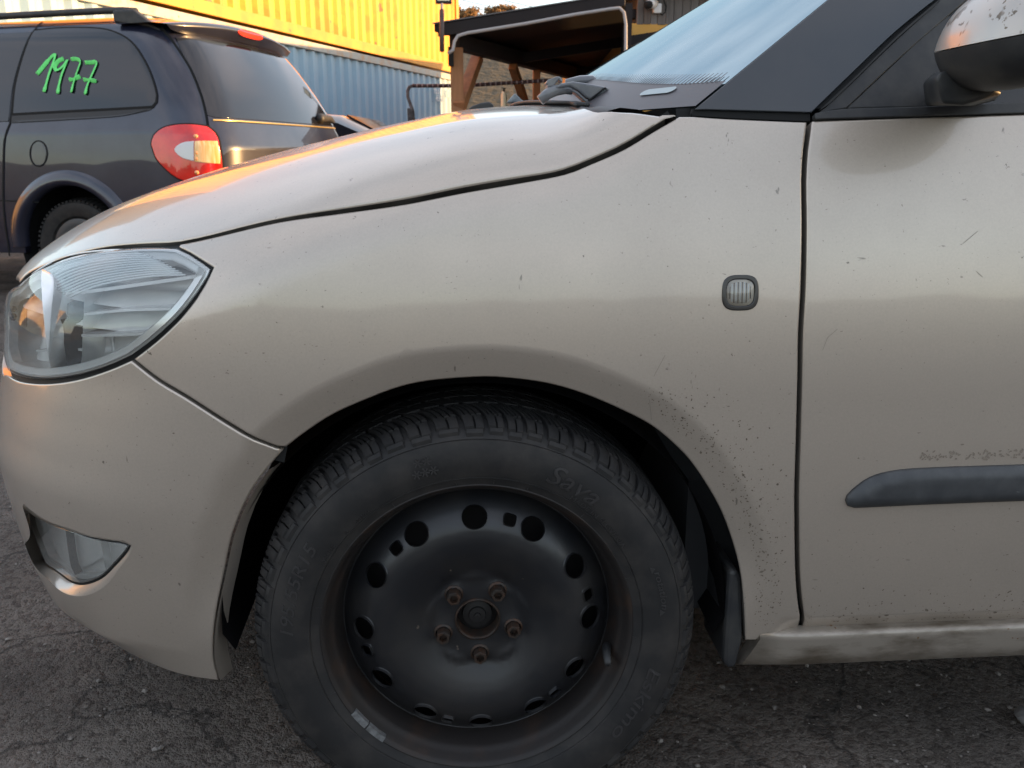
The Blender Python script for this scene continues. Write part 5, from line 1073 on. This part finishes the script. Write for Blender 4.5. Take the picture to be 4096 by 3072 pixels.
# ================================================================== barrier rail, small lit post, parked car, wires
bar_ = empty('barrier_rail', tuple(at(1650, 480, 10.3)*np.array([1, 1, 0]))); tag(bar_, 'bent barrier pipe wrapped in dark and pale bands in front of the blue container', 'barrier')
bl_ = lambda a, b, d=10.3: Vector(at(a, b, d))-bar_.location
pts = [(1655, 490), (1651, 443), (1642, 418), (1632, 389), (1631, 364), (1637, 349), (1650, 343)]
MB().tube([bl_(*q) for q in pts], .020, 10).build('upright', mat('dark_pipe', (.03, .024, .026), rough=.6, col2=(.10, .09, .09), nscale=20), bar_, True)
x = 1650; k = 0; DKR = mat('dark_red_band', (.035, .012, .014), rough=.5); PAL = mat('pale_band', (.26, .20, .20), rough=.5)
while x < 2230:
    w = 16 if k % 2 == 0 else 5; f0 = lambda X: 343-.0*(X < 1880)-max(0, X-1850)*.062
    MB().tube([bl_(x, f0(x)), bl_(x+w, f0(x+w))], .022 if k % 2 == 0 else .0235, 8).build('band', DKR if k % 2 == 0 else PAL, bar_, True); x += w; k += 1
bevel(MB().box(tuple(bl_(1632, 540)), tuple(bl_(1652, 434)+Vector((0, .08, 0)))).build('foot_box', mat('dark_pipe', (.03, .02, .02)), bar_), .008)
lp = empty('marker_post', tuple(at(2015, 425, 11)*np.array([1, 1, 0]))); tag(lp, 'short sunlit pale post with a dark cap behind the hood', 'post')
a_ = Vector(at(2016, 440, 11))-lp.location; b_ = Vector(at(2016, 366, 11))-lp.location
MB().lathe([(.0, .0)], 3); m = MB().tube([(a_.x, a_.y, 0), b_-Vector((0, 0, .05)), b_], [.042, .040, .025], 14).build('shaft', mat('cream_paint', (.75, .68, .50), rough=.5), lp, True); MB().tube([b_, b_+Vector((0, 0, .035))], .012, 8).tube([b_+Vector((0, 0, .035)), b_+Vector((0, 0, .042))], .03, 10).build('cap', BLACKGAP, lp, True)
def parked_car(loc, rz, paint, label):
    pc = empty('parked_car', loc, rz); tag(pc, label, 'car')
    prof = [(-2.6, .30), (-2.6, .75), (-2.45, .98), (-2.0, 1.12), (-1.75, 1.40), (-1.1, 1.47), (-.5, 1.42), (-.12, 1.22), (.05, 1.12), (.55, 1.05), (1.0, .98), (1.2, .85), (1.25, .5), (1.2, .3)]
    o = bevel(MB().prism([(a, 0, b) for a, b in prof], (0, 1.6, 0)).build('body', paint, pc), .09, 3); smooth_by_angle(o, 40)
    for (q, m_) in (([(-.95, 1.36), (-.52, 1.34), (-.16, 1.17), (-.95, 1.10)], 'front_window'), ([(-1.68, 1.33), (-1.05, 1.37), (-1.05, 1.10), (-1.85, 1.09)], 'rear_window')):
        for y_ in (-.012, 1.592): MB().prism([(a, y_, b) for a, b in q], (0, .02, 0)).build(m_, VGLASS, pc)
    MB().prism([(-.46, .12, 1.41), (-.46, 1.48, 1.41), (.03, 1.48, 1.125), (.03, .12, 1.125)], (.012, 0, .02)).build('windscreen', VGLASS, pc)
    for xx in (-1.85, .65):
        for y_ in (0, 1.44): MB().lathe([(.0, -.01), (.2, -.01), (.3, .01), (.31, .16), (0, .17)], 36, (xx, y_, .31)).build('wheel', TYRE, pc, True)
parked_car(tuple(at(1560, 520, 8.3)*np.array([1, 1, 0])), math.radians(-8), mat('grey_car_paint', (.30, .30, .31), rough=.3, metal=.4, coat=.8), 'grey parked car half hidden behind the minivan tail')
bpy.data.objects['parked_car'].scale = (1, 1, .90)
for k, (a, b, c, d) in enumerate(((1700, -20, 2600, 150), (1700, -38, 2600, 132), (1900, -30, 2700, 120))):
    P = [Vector(at(a+(c-a)*i/20, b+(d-b)*i/20+18*(4*(i/20)*(1-i/20)), 42)) for i in range(21)]
    o = MB().tube(P, .014, 5).build('overhead_wire', BLACKGAP); tag(o, ('lowest', 'middle', 'upper right')[k]+' of the thin overhead wires crossing the sky patch', 'wire', 'overhead wires')

# ================================================================== hill and trees
HILL = mat('dry_grass_hill', (.055, .044, .025), rough=.95, col2=(.09, .065, .036), nscale=.35, ndetail=10, bump=.6, bscale=2.0, bdist=.4)
hv = []; hf = []; nx_, ny_ = 90, 30
def hillz(X, t): return (8.9*t**.8+.35*math.sin(X*.21+1)*t+.2*math.sin(X*.57)*t)
for j in range(ny_):
    for i in range(nx_):
        X = -80+190*i/(nx_-1); t_ = j/(ny_-1); hv.append((X, 30+26*t_+.05*X, -.05+hillz(X, t_)*(1.0-.004*X)))
hf = [(j*nx_+i, j*nx_+i+1, (j+1)*nx_+i+1, (j+1)*nx_+i) for j in range(ny_-1) for i in range(nx_-1)]
tag(mesh_obj('hillside', hv, hf, HILL, None, True), kind='structure')
# rise behind the camera, added close to block low sky; paint mirrors it
rv = []; rf = []
for j in range(8):
    for i in range(80):
        a = math.radians(125+150*i/79); r = 8+1.0*j; t_ = j/7; X, Y = r*math.sin(a)*1.2, r*math.cos(a); rv.append((X, Y, -.05+t_**1.3*(2.0+.16*math.sin(i*.33)+.10*math.sin(i*.9+1)+.10*math.sin(i*2.3)+.05*math.sin(i*5.1))))
rf = [(j*80+i, (j+1)*80+i, (j+1)*80+i+1, j*80+i+1) for j in range(7) for i in range(79)]
tag(mesh_obj('sky_block_ridge', rv, rf, HILL, None, True), kind='structure')
LEAF = mat('autumn_leaves', (.16, .085, .03), rough=.8, col2=(.24, .12, .03), nscale=1.5); BARK = mat('bark', (.06, .045, .035), rough=.9)
def tree(c, h, r, label, seed):
    rg = random.Random(seed); root = empty('tree', tuple(c)); tag(root, label, 'tree', 'bare autumn trees on the hill')
    tk = MB().tube([(0, 0, -.3), (.05, .02, h*.3), (0, .05, h*.75)], [.12, .09, .03], 8)
    for k in range(9):
        a = rg.random()*6.3; z = h*(.3+.45*rg.random()); tk.tube([(0, 0, z), (r*.5*math.cos(a), r*.5*math.sin(a), z+h*.15), (r*.85*math.cos(a), r*.85*math.sin(a), z+h*.28)], [.05, .03, .012], 6)
    tk.build('trunk', BARK, root, True); v = []; f = []
    cl_ = [(rg.gauss(0, r*.45), rg.gauss(0, r*.45), h*(.45+.5*rg.random())) for _ in range(26)]
    for _ in range(2600):
        b = rg.choice(cl_); q = Vector((b[0]+rg.gauss(0, r*.22), b[1]+rg.gauss(0, r*.22), b[2]+rg.gauss(0, h*.09))); e1 = Vector((rg.gauss(0, 1), rg.gauss(0, 1), rg.gauss(0, 1))).normalized()*.09; e2 = e1.orthogonal().normalized()*.06; o = len(v); v += [q-e1, q+e2, q+e1, q-e2]; f.append((o, o+1, o+2, o+3))
    mesh_obj('crown', v, f, LEAF, root)
tree(at(1872, 118, 56), 1.25, .75, 'tree with rusty leaves just right of the yellow container', 1); tree(at(1925, 122, 57), .9, .6, 'low bush-like tree between the two taller ones', 2); tree(at(2003, 108, 58), 1.2, .9, 'tree above the dark canopy roof with pale twigs', 3)
# ================================================================== added unseen board screen at the right, keeping low sun off the yard
fe_ = empty('shade_fence', (11.0, 0, 0)); tag(fe_, 'added unseen board fence that keeps low sun off the yard', 'fence')
for k in range(40): bevel(MB().box((0, -6+.5*k, 0), (.04, -6+.5*k+.485, 1.9)).build('board', PLK[k % 3], fe_), .004, 1)
